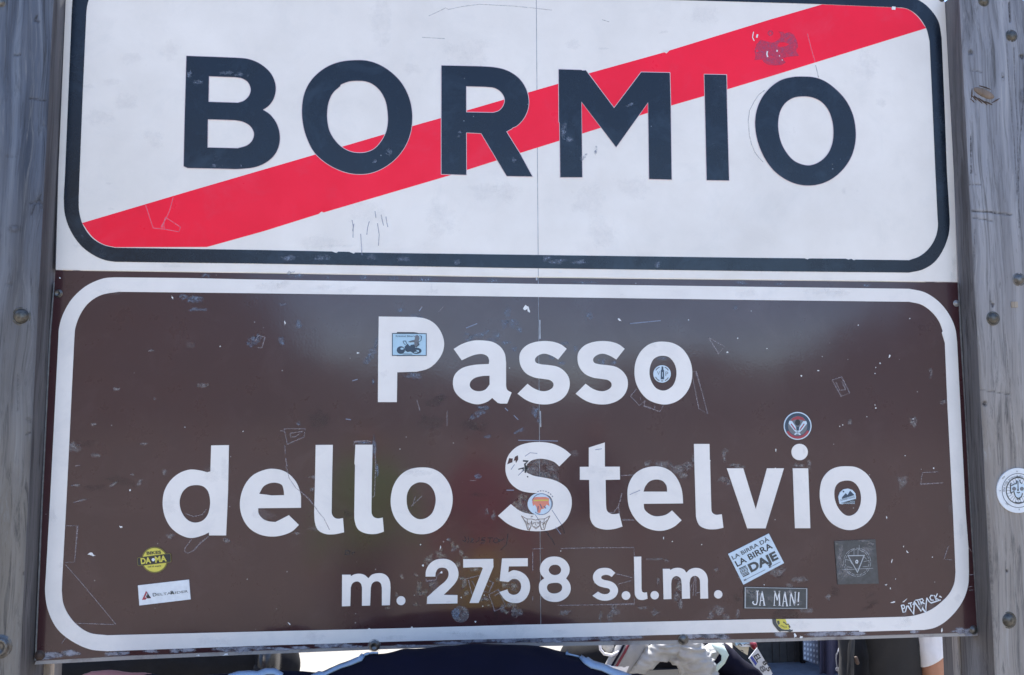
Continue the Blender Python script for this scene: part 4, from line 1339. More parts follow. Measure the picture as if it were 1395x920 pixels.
strokes('dark_scratch', [P((746, 728), (752, 735), (756, 743)), P((740, 722), (748, 728)), P((764, 714), (768, 722), (769, 727)), P((757, 712), (764, 722)), P((630, 736), (634, 738)), P((692, 727), (690, 742), (682, 750))], M['line_d'], brown, front=0.00044, w=1.2)
strokes('dark_writing', [P((633, 731), (635, 735), (633, 739)), P((637, 731), (639, 736), (637, 740)), P((641, 733), (645, 735), (641, 739), (646, 739)), P((653, 732), (652, 737), (648, 739)), P((662, 733), (657, 733), (656, 736), (661, 737), (659, 740), (654, 740)),
        P((664, 733), (672, 733)), P((668, 733), (667, 740)), P((674, 734), (672, 738), (676, 740), (680, 737), (677, 733), (674, 734)), P((681, 739), (680, 735), (683, 737), (685, 735), (687, 734)),
        P((471, 750), (470, 756), (476, 755), (477, 751), (471, 750)), P((480, 756), (480, 753), (484, 753))], M['line_d'], brown, front=0.00046, w=1.2)
strokes('letter_crack', [(P((715, 622), (722, 617), (732, 618)), 0.8), P((811, 613), (820, 611.5)), P((858, 674), (872, 668)), P((714, 640), (706, 648)), P((701, 633), (696, 640)), P((722, 690), (736, 712)), P((757, 718), (764, 728)), P((752, 695), (765, 715))],
        M['line_b'], brown, front=0.0013, w=0.9)
strokes('joint_glint', [(P((735.4, 436), (735.6, 462)), 1.8), (P((736, 560), (736.6, 582)), 1.6), (P((731, 378), (731.2, 382)), 2.0)], M['seam'], brown, front=0.0006, w=1.5)
# chips: small bare spots
CH = [(716, 420, 3.2, 4.5, 20), (720, 422, 1.5, 3.6, -20), (844, 436, 1.5, 3.2, -50), (388, 440, 1.0, 3.4, -8), (300, 472, 1, 1), (487, 481, 2.2, 1.2), (545, 612, 0.9, 0.9), (938, 436, 0.9, 0.9), (991, 480, 1.5, 1.2), (235, 406, 0.9, 3.5, -25),
      (1211.5, 486, 1.2, 2.8, 25), (1199, 495, 1.2, 1.2), (1193, 501, 0.8, 0.8), (1192, 509, 0.8, 0.8), (1239, 434, 0.9, 1.4), (1169, 443, 0.8, 1), (1092, 512, 1.2, 1.2), (1045, 475, 1, 1), (1115, 505, 1.4, 0.8), (1193, 556, 1.2, 1.2), (1192, 552, 0.8, 0.8),
      (1181, 568, 0.8, 0.8), (1144, 581, 0.9, 0.9), (1148, 579, 0.9, 0.9), (1057, 613, 0.8, 2.6), (1272, 638, 1, 1.6), (1244, 571, 0.8, 0.8), (1233, 621, 0.8, 0.8), (1005, 461, 1, 1), (82, 379, 1.2, 1.4), (165, 718, 2.4, 1.8, 20),
      (123, 755, 3.6, 3.4, 10), (127, 757, 2.4, 1.4), (177, 668, 1.3, 1.3), (252, 582, 0.9, 0.8), (331, 588, 1.2, 0.9), (394, 850, 1.3, 2.8, -40), (904, 733, 0.8, 2.6), (916, 738, 0.9, 0.9), (956, 742, 1.2, 0.8), (1041, 797, 0.8, 0.8),
      (1213, 802, 1.2, 1.6), (1217, 820.5, 3.4, 1.1, -6), (1233, 818, 3.6, 0.9, -38), (1281, 813, 2.6, 1.3, 24), (1207, 797, 2.2, 1.1, -20), (1220, 789, 0.9, 0.9), (1236, 752, 2.4, 1.0, 50), (1215, 764, 1.0, 3.6, 15), (1231, 745, 0.7, 1.6),
      (1270, 759, 0.9, 0.9), (1208, 706, 0.8, 2.5), (1091, 868, 2.3, 2.4), (1083, 866.2, 2.2, 3.2), (576, 770.5, 1.6, 1.6), (601, 780, 1.6, 2.4, 40), (587, 781.5, 2.2, 1.4), (628.5, 814, 1.0, 1.0), (660, 811, 0.9, 0.9), (648, 847, 1.2, 1.2), (657.6, 826, 0.9, 0.9),
      (764, 751, 0.8, 0.8), (1189, 858, 1.2, 0.9), (1241, 853, 0.8, 2.4), (1246, 862, 1.4, 1.0), (1283, 859, 1.2, 3.4), (308, 892, 4.5, 2.0, -8), (270, 893, 4, 0.9), (600, 746, 0.8, 2.4), (573, 742, 1, 1), (700, 712, 1, 1)]
V, Fc = [], []
for c in CH:
    rot_ = c[4] if len(c) > 4 else 0
    lp = blob(c[0], c[1], c[2] * 0.82, c[3] * 0.82, rot_, n=9, rough=0.7)
    k = len(V)
    V += [U(p.x, p.y, -0.0005) for p in lp]
    f = tuple(range(k, k + len(lp)))
    a_, b_, d_ = V[f[0]], V[f[3]], V[f[6]]
    Fc.append(f if (b_ - a_).cross(d_ - a_).y < 0 else f[::-1])
mesh_obj('paint_chip', V, Fc, M['chip'], brown)['kind'] = 'stuff'
# dark chips in the white S
for spec in ('105,264 118,222 143,224 140,250', '148,243 158,212 178,202 180,230 165,255 160,236'):
    film('missing_film', [zp(670, 580, 5, spec)], M['brown'], brown, front=0.0013)
strokes('dark_chip', [(zp(670, 580, 5, '212,240 245,243 225,262 232,290'), 2.2), (zp(670, 580, 5, '180,298 215,288 240,292'), 1.6), (zp(670, 580, 5, '222,272 236,282 228,322'), 2.4), (zp(670, 580, 5, '200,290 222,300'), 1.4), (zp(670, 580, 5, '240,345 248,352'), 1.6), (zp(670, 580, 5, '205,310 222,305'), 1.2)],
        M['s_black'], brown, front=0.0013, w=1.5)
# white sign: pen strokes, hairlines, peeled sticker outlines
strokes('pen_line', [L('535,268 541,300 540,360', 340, 230), L('545,288 538,325', 340, 230), L('580,340 584,400 587,452', 340, 230), L('655,222 660,258', 340, 230), L('668,285 677,345 673,402', 340, 230),
        L('687,240 693,270 700,298', 340, 230), L('712,250 716,280 722,305', 340, 230), L('625,275 616,310 612,345', 340, 230)], M['line_pen'], white, front=0.0013, w=1.1)
strokes('hairline', [P((584, 22), (597, 16), (607, 11), (611, 13), (630, 9), (653, 6), (700, 8.5), (725, 11), (752, 14)), P((820, 27), (830, 30)), P((575, 51), (606, 53))], M['line_f'], white, front=0.0003, w=0.9)
strokes('faint_outline', [zp(930, 85, 5, '560,190 520,220 490,262 455,330 447,400 455,500 470,560 490,610 520,650 548,680'), zp(930, 85, 5, '905,20 918,70 925,105')], M['line_f'], white, front=0.0004, w=1.2)
strokes('pink_scratch', [L('760,190 780,250 800,310 860,316 935,330 942,305 905,280 865,255 845,310', 0, 230), L('905,150 885,220 870,255 840,305', 0, 230), L('865,255 855,290 858,314', 0, 230), P((1100, 46), (1105, 66), (1110.5, 85))], M['line_p'], white, front=0.0008, w=1.1)
strokes('white_chip', [(zp(1010, 20, 12.26, '203,288 185,380 215,440'), 1.2), (zp(1010, 20, 12.26, '270,330 255,385'), 2.2), (zp(1010, 20, 12.26, '435,610 425,660 440,710'), 1.8), (zp(1010, 20, 12.26, '585,605 608,608'), 2.4), (zp(1010, 20, 12.26, '630,690 642,690'), 1.8), (zp(1010, 20, 12.26, '676,755 690,765'), 1.2),
        (P((1215, 11), (1220, 11.5)), 4.4), (P((903, 70), (911, 69)), 1.6), (P((761, 371), (765, 371)), 1.0)], M['chip'], white, front=0.0013)
gh = [zp(1010, 20, 12.26, '220,600 250,500 320,420 420,450 520,470 580,450 650,390 660,330 620,285 700,290 720,320 800,290 880,340 930,450 945,540 910,600 960,690 780,705 690,730 740,800 680,840 560,850 450,840 380,800 340,750 220,760 235,680'),
      zp(1010, 20, 12.26, '600,520 640,465 740,465 800,500 740,530 640,545'), zp(1010, 20, 12.26, '240,600 270,575 290,620 250,630')]
film('sticker_ghost', gh, M['ghost'], white, front=0.0008)
film('sticker_ghost', [ellipse(1010 + 485 / 12.26, 20 + 310 / 12.26, 3.8), ellipse(1010 + 485 / 12.26, 20 + 315 / 12.26, 1.6)], M['ghost'], white, front=0.0008)
# ghosts of peeled round stickers on the brown sheet
film('sticker_ghost', [blob(627.5, 837, 11.3, 11.3, 0, 24, 0.05)], M['wear_grey'], brown, front=0.00042)
film('sticker_ghost', [blob(621, 836, 5, 7, 0, 16, 0.3)], M['wear_blue'], brown, front=0.00046)
film('sticker_ghost', [[p for p in ellipse(1070, 842, 18, 14, 30) if p.y < 843]], M['wear_dark'], brown, front=0.00042)

# ------------------------------------------------------------------ stickers
GS = 'stickers on the signs and posts'


def sticker(cx, cy, label, base=0.0, lift=0.0):
    e = empty('sticker', U(cx, cy, base), label, 'sticker', GS)
    return e


def quad(a, b, c, d): return [Vector(a), Vector(b), Vector(c), Vector(d)]


def slerp4(q, u, v):
    """point in a px quad (tl, tr, br, bl)"""
    a = q[0].lerp(q[1], u); b = q[3].lerp(q[2], u)
    return a.lerp(b, v)


def inset(q, d): return [slerp4(q, u, v) for u, v in ((d, d * 1.6), (1 - d, d * 1.6), (1 - d, 1 - d * 1.6), (d, 1 - d * 1.6))]


F1, F2, F3, F4 = 0.0015, 0.0018, 0.0021, 0.0024
# 1 light blue sticker with a rider
s = sticker(557, 469, 'small light blue sticker with a drawn motorcycle rider, on the letter P')
q = quad((534, 454), (581.2, 454.2), (581.2, 485), (534, 485))
film('border', [q, [p for p in inset(q, 0.022)]], M['s_navy'], s, front=F2)
film('backing', [inset(q, 0.018)], M['s_blue'], s, front=F1)
Z = lambda t: zp(520, 440, 15.34, t)
film('wheel', [ellipse(520 + 400 / 15.34, 440 + 570 / 15.34, 5.6, 5.2), ellipse(520 + 425 / 15.34, 440 + 540 / 15.34, 2.4, 1.4)], M['s_navy'], s, front=F2)
film('wheel', [ellipse(520 + 725 / 15.34, 440 + 585 / 15.34, 7.0, 4.2), ellipse(520 + 715 / 15.34, 440 + 590 / 15.34, 4.2, 2.4)], M['s_navy'], s, front=F2)
film('drawing', [Z('480,500 540,440 590,490 620,460 680,450 700,520 720,600 640,620 600,600 540,610 490,580')], M['s_navy'], s, front=F3)
film('drawing', [Z('640,370 690,350 700,270 740,250 780,280 790,330 770,380 790,460 720,520 690,500 680,400 600,410 570,400')], M['s_grey'], s, front=F3)
strokes('drawing', [Z('450,380 500,380 530,450'), Z('445,385 470,440 500,460'), Z('600,470 650,460 700,500'), Z('790,265 830,280 820,370 770,400'), Z('740,410 775,450 720,500'), Z('560,400 640,370 690,400'), Z('440,650 640,655'),
        Z('520,560 560,610'), Z('690,560 760,620'), Z('650,570 760,560')], M['s_navy'], s, front=F4, w=0.75, stuff=False)
lettering('Kriminal Bikers', Z('295,295')[0], Z('690,295')[0], 2.4, M['s_navy'], s, front=F3)
# 2 round bottle sticker
s = sticker(902, 509.6, 'small round pale sticker with a bottle, inside the o of Passo')
film('backing', [ellipse(902, 509.6, 11.9, 11.9, 36)], M['s_pale'], s, front=F1)
film('bottle', [P((901.3, 499.5), (903.6, 499.5), (903.7, 503.3), (904.6, 505), (904.7, 517), (900.2, 517), (900.3, 505), (901.3, 503.3)), P((902, 507), (903, 507), (903, 513.5), (902, 513.5))], M['s_navy'], s, front=F2)
lettering('V', (895.2, 511), (899.0, 511), 5, M['s_grey'], s, front=F2)
lettering('P', (906.6, 512.5), (910.2, 512.5), 6, M['s_grey'], s, front=F2)
strokes('ring_print', [ellipse(902, 509.6, 9.8, 9.8, 8, 210, 250), ellipse(902, 509.6, 9.8, 9.8, 8, 292, 330), ellipse(902, 509.6, 9.8, 9.8, 8, 112, 155), ellipse(902, 509.6, 9.8, 9.8, 8, 30, 68), ellipse(902, 509.6, 9.6, 9.6, 3, 80, 98)],
        M['s_grey'], s, front=F2, w=1.3, stuff=False)
# 3 badge
s = sticker(1086.5, 580.5, 'round badge sticker with white dotted rim, navy ring and red lower arc')
bx_, by_ = 1086.7, 580.4
film('rim', [ellipse(bx_, by_, 18.9, 19.0, 48)], M['s_pale'], s, front=F1)
film('ring', [ellipse(bx_, by_, 17.4, 17.5, 48)], M['s_navy'], s, front=F2)
strokes('red_arc', [(ellipse(bx_, by_, 15.7, 15.8, 20, 25, 152), 3.4)], M['s_red'], s, front=F3, stuff=False)
film('field', [ellipse(bx_, by_, 13.2, 13.3, 40)], M['s_grey'], s, front=F3)
A_ = lambda t: zp(1050, 555, 10.827, t)
film('banner', [A_('320,160 400,130 475,150 510,200 430,180 370,180 300,205')], M['s_red'], s, front=F4)
film('blade', [A_('275,200 310,200 400,330 410,400 350,350 265,240')], M['s_pale'], s, front=F4)
film('blade', [A_('525,205 480,205 400,330 390,400 460,340 535,240')], M['s_pale'], s, front=F4)
film('blade', [A_('345,400 395,350 445,400 430,412 395,385 360,412')], M['s_pale'], s, front=F4)
strokes('stripe', [(A_('300,245 365,335'), 1.4), (A_('495,245 430,335'), 1.4)], M['s_red'], s, front=F4 + 0.0003, stuff=False)
film('head', [ellipse(1050 + 398 / 10.827, 555 + 225 / 10.827, 3.4, 4.2, 20)], M['s_black'], s, front=F4 + 0.0004)
film('head', [A_('375,290 420,290 415,345 380,345')], M['s_navy'], s, front=F4 + 0.0004)
strokes('rim_dots', [(ellipse(bx_, by_, 18.2, 18.3, 60, a, a + 3)[:2], 0.9) for a in range(0, 360, 8)], M['s_navy'], s, front=F2, stuff=True)
# 4 mountain sticker
s = sticker(1154, 679, 'small half-round white sticker with two dark mountain peaks, inside the last o')
W_ = lambda t: zp(1120, 655, 6.344, t)
film('backing', [W_('145,170 140,140 155,100 185,75 225,68 262,80 288,110 292,148 165,185')], M['s_pale'], s, front=F1)
film('peak', [W_('172,145 205,108 220,125 242,87 280,125 172,158')], M['s_navy'], s, front=F2)
film('sun', [ellipse(1120 + 185 / 6.344, 655 + 95 / 6.344, 1.1, 1.1, 10)], M['s_navy'], s, front=F2)
film('lower_backing', [W_('145,175 293,135 292,160 175,205 152,200')], M['s_pale'], s, front=F1 + 0.0001)
film('dark_field', [W_('165,192 290,157 283,175 283,200 178,200')], M['s_dgrey'], s, front=F2)
lettering('SUMMER RIDING', W_('160,178')[0], W_('285,146')[0], 2.4, M['s_navy'], s, front=F2)
lettering('WITH', W_('240,186')[0], W_('282,186')[0], 1.7, M['s_pale'], s, front=F3)
lettering('MOUNTAINS', W_('172,201')[0], W_('282,201')[0], 1.9, M['s_pale'], s, front=F3, bold=0.01)
# 5 beer sticker
s = sticker(1030, 762, 'tilted white sticker with bold dark text about birra, above the grey text sticker')
q = [Vector(p) for p in ((992.0, 755.0), (1047.4, 727.0), (1068.2, 767.3), (1012.8, 796.8))]
film('backing', [q], M['s_pale'], s, front=F1)
for t_, u0, u1, v0, v1, bd in (('LA BIRRA DÀ', 0.05, 0.955, 0.235, 0.235, 0.012), ('LA BIRRA', 0.045, 0.97, 0.475, 0.475, 0.016), ('DAJE', 0.33, 0.965, 0.80, 0.80, 0.05)):
    pass
B8 = lambda t: zp(980, 725, 8, t)
lettering('LA BIRRA DÀ', B8('150,302')[0], B8('547,92')[0], 6.8, M['s_black'], s, front=F2, bold=0.010)
lettering('LA BIRRA', B8('195,380')[0], B8('585,172')[0], 8.2, M['s_black'], s, front=F2, bold=0.018)
lettering('DAJE', B8('345,438')[0], B8('645,288')[0], 11.6, M['s_dgrey'], s, front=F2, bold=0.045)
strokes('barrel_print', [(B8('215,402 290,368'), 1.4), (B8('222,415 298,380'), 0.8), (B8('240,460 312,428'), 0.9), (B8('248,472 322,438'), 1.0), (B8('258,487 328,452'), 1.6), (B8('228,430 300,395'), 0.7), (B8('232,445 306,410'), 0.7), (B8('228,420 240,458'), 0.8), (B8('300,388 312,424'), 0.8),
        (B8('250,420 258,440'), 0.8), (B8('270,412 278,432'), 0.8)], M['s_dgrey'], s, front=F2, stuff=False)
strokes('small_print', [(B8('268,528 296,515'), 2.2), (B8('300,512 500,410'), 0.7), (B8('540,388 566,376'), 1.8), (B8('570,374 665,325'), 0.7)], M['s_grey'], s, front=F2, stuff=False)
# 6 ja man
s = sticker(1057, 814.5, 'grey rectangular sticker reading JA MAN! in thin white capitals')
q = [Vector(p) for p in ((1013.6, 799.4), (1100.8, 801.2), (1100.6, 830.2), (1013.4, 829.4))]
film('backing', [q], M['s_black'], s, front=F1 - 0.0002)
film('frame', [inset(q, 0.012), inset(q, 0.028)], M['s_lgrey'], s, front=F2)
film('field', [inset(q, 0.024)], M['s_dgrey'], s, front=F1)
E8 = lambda t: zp(980, 725, 8, t)
strokes('lettering', [(E8('400,643 430,643'), 1.0), (E8('415,643 413,760 403,790 380,790 362,770 372,755'), 1.5),
                      (E8('440,798 464,643'), 1.1), (E8('464,643 492,800'), 1.8), (E8('432,798 452,798'), 0.9), (E8('478,800 502,800'), 0.9), (E8('448,745 484,745'), 0.9),
                      (E8('597,800 606,645'), 1.1), (E8('604,645 632,745'), 1.7), (E8('632,745 652,645'), 1.0), (E8('652,645 656,800'), 1.7), (E8('588,800 610,800'), 0.9), (E8('644,800 668,800'), 0.9), (E8('594,645 612,645'), 0.9), (E8('646,645 664,645'), 0.9),
                      (E8('690,805 712,650'), 1.1), (E8('712,650 738,805'), 1.8), (E8('680,805 702,805'), 0.9), (E8('726,806 748,806'), 0.9), (E8('696,755 730,755'), 0.9),
                      (E8('770,800 776,655'), 1.1), (E8('776,655 822,800'), 1.8), (E8('822,800 828,655'), 1.1), (E8('764,655 784,655'), 0.9), (E8('762,800 780,800'), 0.9), (E8('818,655 838,655'), 0.9),
                      (E8('866,655 860,760'), 1.7), (E8('856,788 862,796'), 2.0)], M['chip'], s, front=F3, stuff=False)
patches('scuff', [(1032, 812, 10, 8), (1050, 815, 6, 5), (1075, 808, 5, 5), (1022, 806, 8, 4), (1088, 820, 6, 4)], M['wear_grey'], s, F2 + 0.0001)
# 7 slate omega
s = sticker(1167, 766, 'square slate grey sticker with a white triangle and ring, under the last o')
O_ = lambda t: zp(1120, 655, 6.344, t)
film('backing', [O_('105,522 460,508 490,890 135,897')], M['s_slate'], s, front=F1)
film('triangle', [O_('218,645 370,642 306,800'), O_('230,653 357,651 305,783')], M['s_lgrey'], s, front=F2)
strokes('ring_drawing', [ellipse(1120 + 303 / 6.344, 655 + 705 / 6.344, 18.4, 19.2, 40, a, a + 20) for a in range(0, 360, 24)] +
        [ellipse(1120 + 303 / 6.344, 655 + 705 / 6.344, 16.2, 17.2, 40, a, a + 13) for a in range(8, 360, 19)] +
        [O_('275,590 275,640'), O_('310,585 310,640'), O_('255,600 275,596'), O_('330,600 350,615'), O_('320,555 322,600'), O_('170,770 440,757'), O_('240,690 200,680'), O_('360,700 405,690'), O_('230,660 255,720'), O_('350,745 395,740'), O_('215,745 262,750'), O_('365,660 385,680')],
        M['s_lgrey'], s, front=F2, w=0.5, stuff=False)
strokes('omega_mark', [(O_('292,716 296,712 291,702 294,690 300,687 306,690 309,702 304,712 308,716'), 1.1)], M['s_white'], s, front=F2, stuff=False)
patches('scuff', [(1176, 737, 10, 1.4), (1185, 742, 5, 3), (1139, 741, 2, 2), (1150, 780, 12, 10), (1180, 750, 10, 8), (1145, 760, 6, 20)], M['wear_grey'], s, F2 - 0.0001)
# 8 patatrack cut letters
s = sticker(1254, 823, 'white zigzag cut-letter sticker slanting up in the lower right corner')
T_ = lambda t: zp(1210, 800, 15.5, t)
strokes('lettering', [(T_('275,380 315,535 375,515'), 1.6), (T_('275,385 330,380 350,420 335,450 295,460'), 1.5), (T_('365,515 395,395 420,400 470,480 535,570 545,440 555,320'), 1.6), (T_('420,350 505,325'), 1.4), (T_('465,340 490,430'), 1.5),
                      (T_('520,380 550,310 610,390 700,515 712,440 800,540 795,430 815,225'), 1.6), (T_('575,280 660,262'), 1.4), (T_('618,275 660,375'), 1.5), (T_('660,262 705,365'), 1.4), (T_('660,262 720,245 745,290 700,315 770,352'), 1.4),
                      (T_('815,225 860,300 905,335 1110,270'), 1.5), (T_('955,180 905,175 880,220 905,275 960,275'), 1.5), (T_('975,170 1015,280'), 1.5), (T_('1040,135 1000,225 1075,275'), 1.4)], M['s_white'], s, front=0.0008, stuff=False)
film('torn_remains', [T_('620,360 700,330 790,340 780,450 720,440 700,480 650,430')], M['wear_grey'], s, front=0.0005)
patches('scratch', [(1237, 845, 8, 4), (1232, 838, 3, 6), (1268, 826, 3, 6)], M['wear_soft'], s, 0.0014)
# 9 bikes da-ma
s = sticker(210.6, 763, 'round yellow sticker with a dark band and yellow lettering across its middle')
film('rim', [ellipse(210.6, 763.0, 18.0, 17.9, 40)], M['s_olive'], s, front=F1 - 0.0003)
film('backing', [ellipse(210.6, 763.0, 16.3, 16.2, 40)], M['s_yellow'], s, front=F1)
D_ = lambda t: zp(180, 735, 9.69, t)
film('band_edge', [D_('66,245 100,236 490,184 512,196 518,290 500,304 90,352 72,340')], M['s_olive'], s, front=F2 - 0.0001)
film('band', [D_('72,250 102,242 488,192 506,202 511,286 498,297 92,345 78,335')], M['s_black'], s, front=F2)
lettering('DA', D_('118,325')[0], D_('252,309')[0], 8.0, M['s_yellow'], s, front=F3, bold=0.04)
lettering('MA', D_('305,303')[0], D_('458,286')[0], 8.0, M['s_yellow'], s, front=F3, bold=0.04)
film('bullet', [ellipse(180 + 279 / 9.69, 735 + 268 / 9.69, 2.2, 2.2, 14)], M['s_white'], s, front=F3)
lettering('BIKES', D_('192,202')[0], D_('383,188')[0], 4.2, M['s_black'], s, front=F2, bold=0.03)
lettering('vall di sopra', D_('205,372')[0], D_('382,356')[0], 2.0, M['s_black'], s, front=F2, bold=0.02)
# 10 delta rider
s = sticker(223.5, 807, 'white oblong sticker with a red and black triangular mark, below the yellow sticker')
film('backing', [D_('76,608 750,531 772,792 95,873')], M['s_white'], s, front=F1)
film('mark', [D_('130,800 182,682 200,700 165,770 245,760 245,778 190,778 180,795')], M['s_red'], s, front=F2)
film('mark', [D_('198,700 245,772 205,780 180,748 200,735')], M['s_black'], s, front=F3)
lettering('DELTARIDER', D_('275,752')[0], D_('738,700')[0], 3.1, M['s_dgrey'], s, front=F2, bold=0.0)
lettering('D', D_('275,754')[0], D_('325,748')[0], 4.6, M['s_dgrey'], s, front=F3)
lettering('R', D_('510,726')[0], D_('556,721')[0], 4.6, M['s_dgrey'], s, front=F3, bold=0.02)
# 11 sticker on the S
s = sticker(737, 690, 'faded round white and orange-red sticker on the lower bend of the S')
S_ = lambda t: zp(680, 600, 6.575, t)
film('backing', [ellipse(680 + 365 / 6.575, 600 + 572 / 6.575, 16.8, 15.2, 40)], M['s_pale'], s, front=F1)
strokes('ring', [ellipse(680 + 380 / 6.575, 600 + 572 / 6.575, 13.6, 14.2, 40, -160, 130)], M['s_faint'], s, front=F2, w=1.0, stuff=False)
strokes('rim_print', [ellipse(680 + 385 / 6.575, 600 + 575 / 6.575, 17.4, 18.6, 3, a, a + 7) for a in range(-112, -30, 12)], M['s_faint'], s, front=F2, w=1.2, stuff=False)
film('red_field', [S_('300,520 330,508 420,508 448,520 445,560 452,590 425,575 405,610 375,620 368,650 345,650 335,600 318,575 305,590 296,555')], M['s_orange'], s, front=F2)
strokes('band', [(S_('310,540 440,536'), 1.6)], M['s_yellow'], s, front=F3, stuff=False)
strokes('figure', [S_('365,570 385,610'), S_('350,590 345,640'), S_('400,590 420,610')], M['s_faint'], s, front=F3, w=1.4, stuff=False)
s = sticker(729, 713, 'see-through winged face print at the foot of the S, under the orange sticker')
strokes('wing', [(S_('198,675 215,700 240,745 255,800 268,805 285,770 290,720'), 1.2), S_('205,680 250,705 290,705'), S_('225,715 275,760'), S_('240,750 285,740'), S_('250,700 262,790')], M['s_tan'], s, front=F1, w=0.9, stuff=False)
strokes('wing', [(S_('455,675 440,705 420,745 405,800 380,800 368,760 370,720'), 1.2), S_('448,680 405,705 370,705'), S_('430,715 385,760'), S_('415,750 378,735'), S_('405,700 395,790')], M['s_tan'], s, front=F1, w=0.9, stuff=False)
strokes('face', [(S_('290,705 325,715 368,705'), 1.1), S_('305,735 320,738 330,732'), S_('335,732 350,738 362,735'), S_('328,740 326,760 336,762'), S_('310,770 330,782 355,768'), S_('290,720 300,770 330,795 360,770 368,720'), (S_('285,690 295,678 302,685'), 1.2), S_('300,745 315,748'), S_('342,748 358,745')],
        M['s_tan'], s, front=F1, w=0.9, stuff=False)
# 12 torn yellow sticker
s = sticker(1064, 852, 'torn yellow and dark round sticker on the lower white border')
Y_ = lambda t: zp(1030, 835, 17.44, t)
film('rim', [Y_('385,150 470,150 480,230 540,330 620,390 700,408 790,405 800,385 835,410 870,402 872,440 800,462 740,440 600,440 565,455 520,420 440,320 400,260')], M['s_dgrey'], s, front=F1)
film('backing', [Y_('480,152 700,152 715,200 735,265 780,262 800,330 790,395 700,402 620,382 545,322 495,235')], M['s_yellow'], s, front=F1 + 0.0001)
film('patch', [Y_('500,190 550,185 565,260 530,290 505,240')], M['s_dgrey'], s, front=F2)
film('patch', [Y_('650,205 690,230 720,265 760,262 790,290 820,340 800,365 770,330 780,295 745,280 715,290 680,250 640,235')], M['s_dgrey'], s, front=F2)
strokes('lettering', [(Y_('600,290 590,320'), 0.7), (Y_('630,300 620,335'), 0.7), (Y_('660,315 650,350'), 0.7), (Y_('690,325 680,360'), 0.7), (Y_('720,325 712,362'), 0.7)], M['s_black'], s, front=F2, stuff=False)
# 13 round sun sticker on the right post
PB = PF + 0.0
s = sticker(1387.5, 672, 'round white compass sticker with a sun face, on the right post', base=PF)
G_ = lambda t: zp(1340, 625, 10.82, t)
gx, gy = 1340 + 510 / 10.82, 625 + 470 / 10.82


def gfilm(name, loops, mat, front, **k): return film(name, loops, mat, s, front=front, base=PF, back=-0.001)


gfilm('backing', [ellipse(gx, gy, 29.2, 30.6, 60)], M['s_white'], 0.0022)
def gstr(name, ls, w=0.9, mat='s_dgrey', front=0.0025): return strokes(name, ls, M[mat], s, front=front, base=PF, w=w, stuff=False)
gstr('ring', [ellipse(gx, gy, 21.8, 23.2, 60) + ellipse(gx, gy, 21.8, 23.2, 60)[:1]], 0.9, 's_grey')
gstr('ring', [ellipse(gx, gy, 16.2, 17.6, 50) + ellipse(gx, gy, 16.2, 17.6, 50)[:1]], 1.4)
gstr('ray', [[Vector((gx + 15.8 * math.cos(R(a)), gy + 17.2 * math.sin(R(a)))), Vector((gx + 9.5 * math.cos(R(a)), gy + 10.5 * math.sin(R(a))))] for a in range(0, 360, 15)], 0.5, 's_grey', 0.0024)
gfilm('face', [G_('400,380 450,370 490,310 535,310 570,370 620,370 620,480 560,510 550,560 510,580 470,555 455,505 410,480')], M['s_pale'], 0.0026)
gstr('face_drawing', [G_('400,360 395,480 410,520'), G_('410,400 450,375 480,370 490,320'), G_('570,370 540,350 530,310'), G_('505,330 510,480'), G_('450,500 470,560 510,590 560,560 575,510'), G_('410,500 450,485 455,520'), G_('490,495 510,505 535,495'), G_('500,575 505,610'), G_('535,575 530,610'),
                      G_('470,280 500,265 545,275'), G_('470,640 510,655 560,640'), G_('620,380 595,375')], 1.3, 's_dgrey', 0.0029)
gfilm('eye', [ellipse(1340 + 450 / 10.82, 625 + 445 / 10.82, 2.7, 2.7, 16)], M['s_grey'], 0.0029)
gfilm('eye', [ellipse(1340 + 565 / 10.82, 625 + 445 / 10.82, 2.7, 2.7, 16)], M['s_grey'], 0.0029)
gfilm('nose', [G_('495,450 520,450 515,480 500,480')], M['s_dgrey'], 0.0029)
lettering('the ride around the world', None, None, 3.4, M['s_grey'], s, front=0.0025, base=PF, bend=(gx, gy, 18.0, 175, 330))
lettering('N', (1340 + 482 / 10.82, 625 + 200 / 10.82), (1340 + 500 / 10.82, 625 + 200 / 10.82), 2.2, M['s_dgrey'], s, front=0.0025, base=PF)
lettering('NW', (1340 + 285 / 10.82, 625 + 305 / 10.82), (1340 + 322 / 10.82, 625 + 270 / 10.82), 2.4, M['s_dgrey'], s, front=0.0025, base=PF)
lettering('W', (1340 + 232 / 10.82, 625 + 485 / 10.82), (1340 + 256 / 10.82, 625 + 483 / 10.82), 2.0, M['s_dgrey'], s, front=0.0025, base=PF)
lettering('SW', (1340 + 322 / 10.82, 625 + 668 / 10.82), (1340 + 362 / 10.82, 625 + 692 / 10.82), 2.4, M['s_dgrey'], s, front=0.0025, base=PF)
lettering('S', (1340 + 515 / 10.82, 625 + 760 / 10.82), (1340 + 535 / 10.82, 625 + 760 / 10.82), 2.2, M['s_dgrey'], s, front=0.0025, base=PF)


# ------------------------------------------------------------------ people
def shape_obj(name, parts, mat, parent, smooth=True):
    V, Fc = join(parts)
    return mesh_obj(name, V, Fc, mat, parent, smooth=smooth)


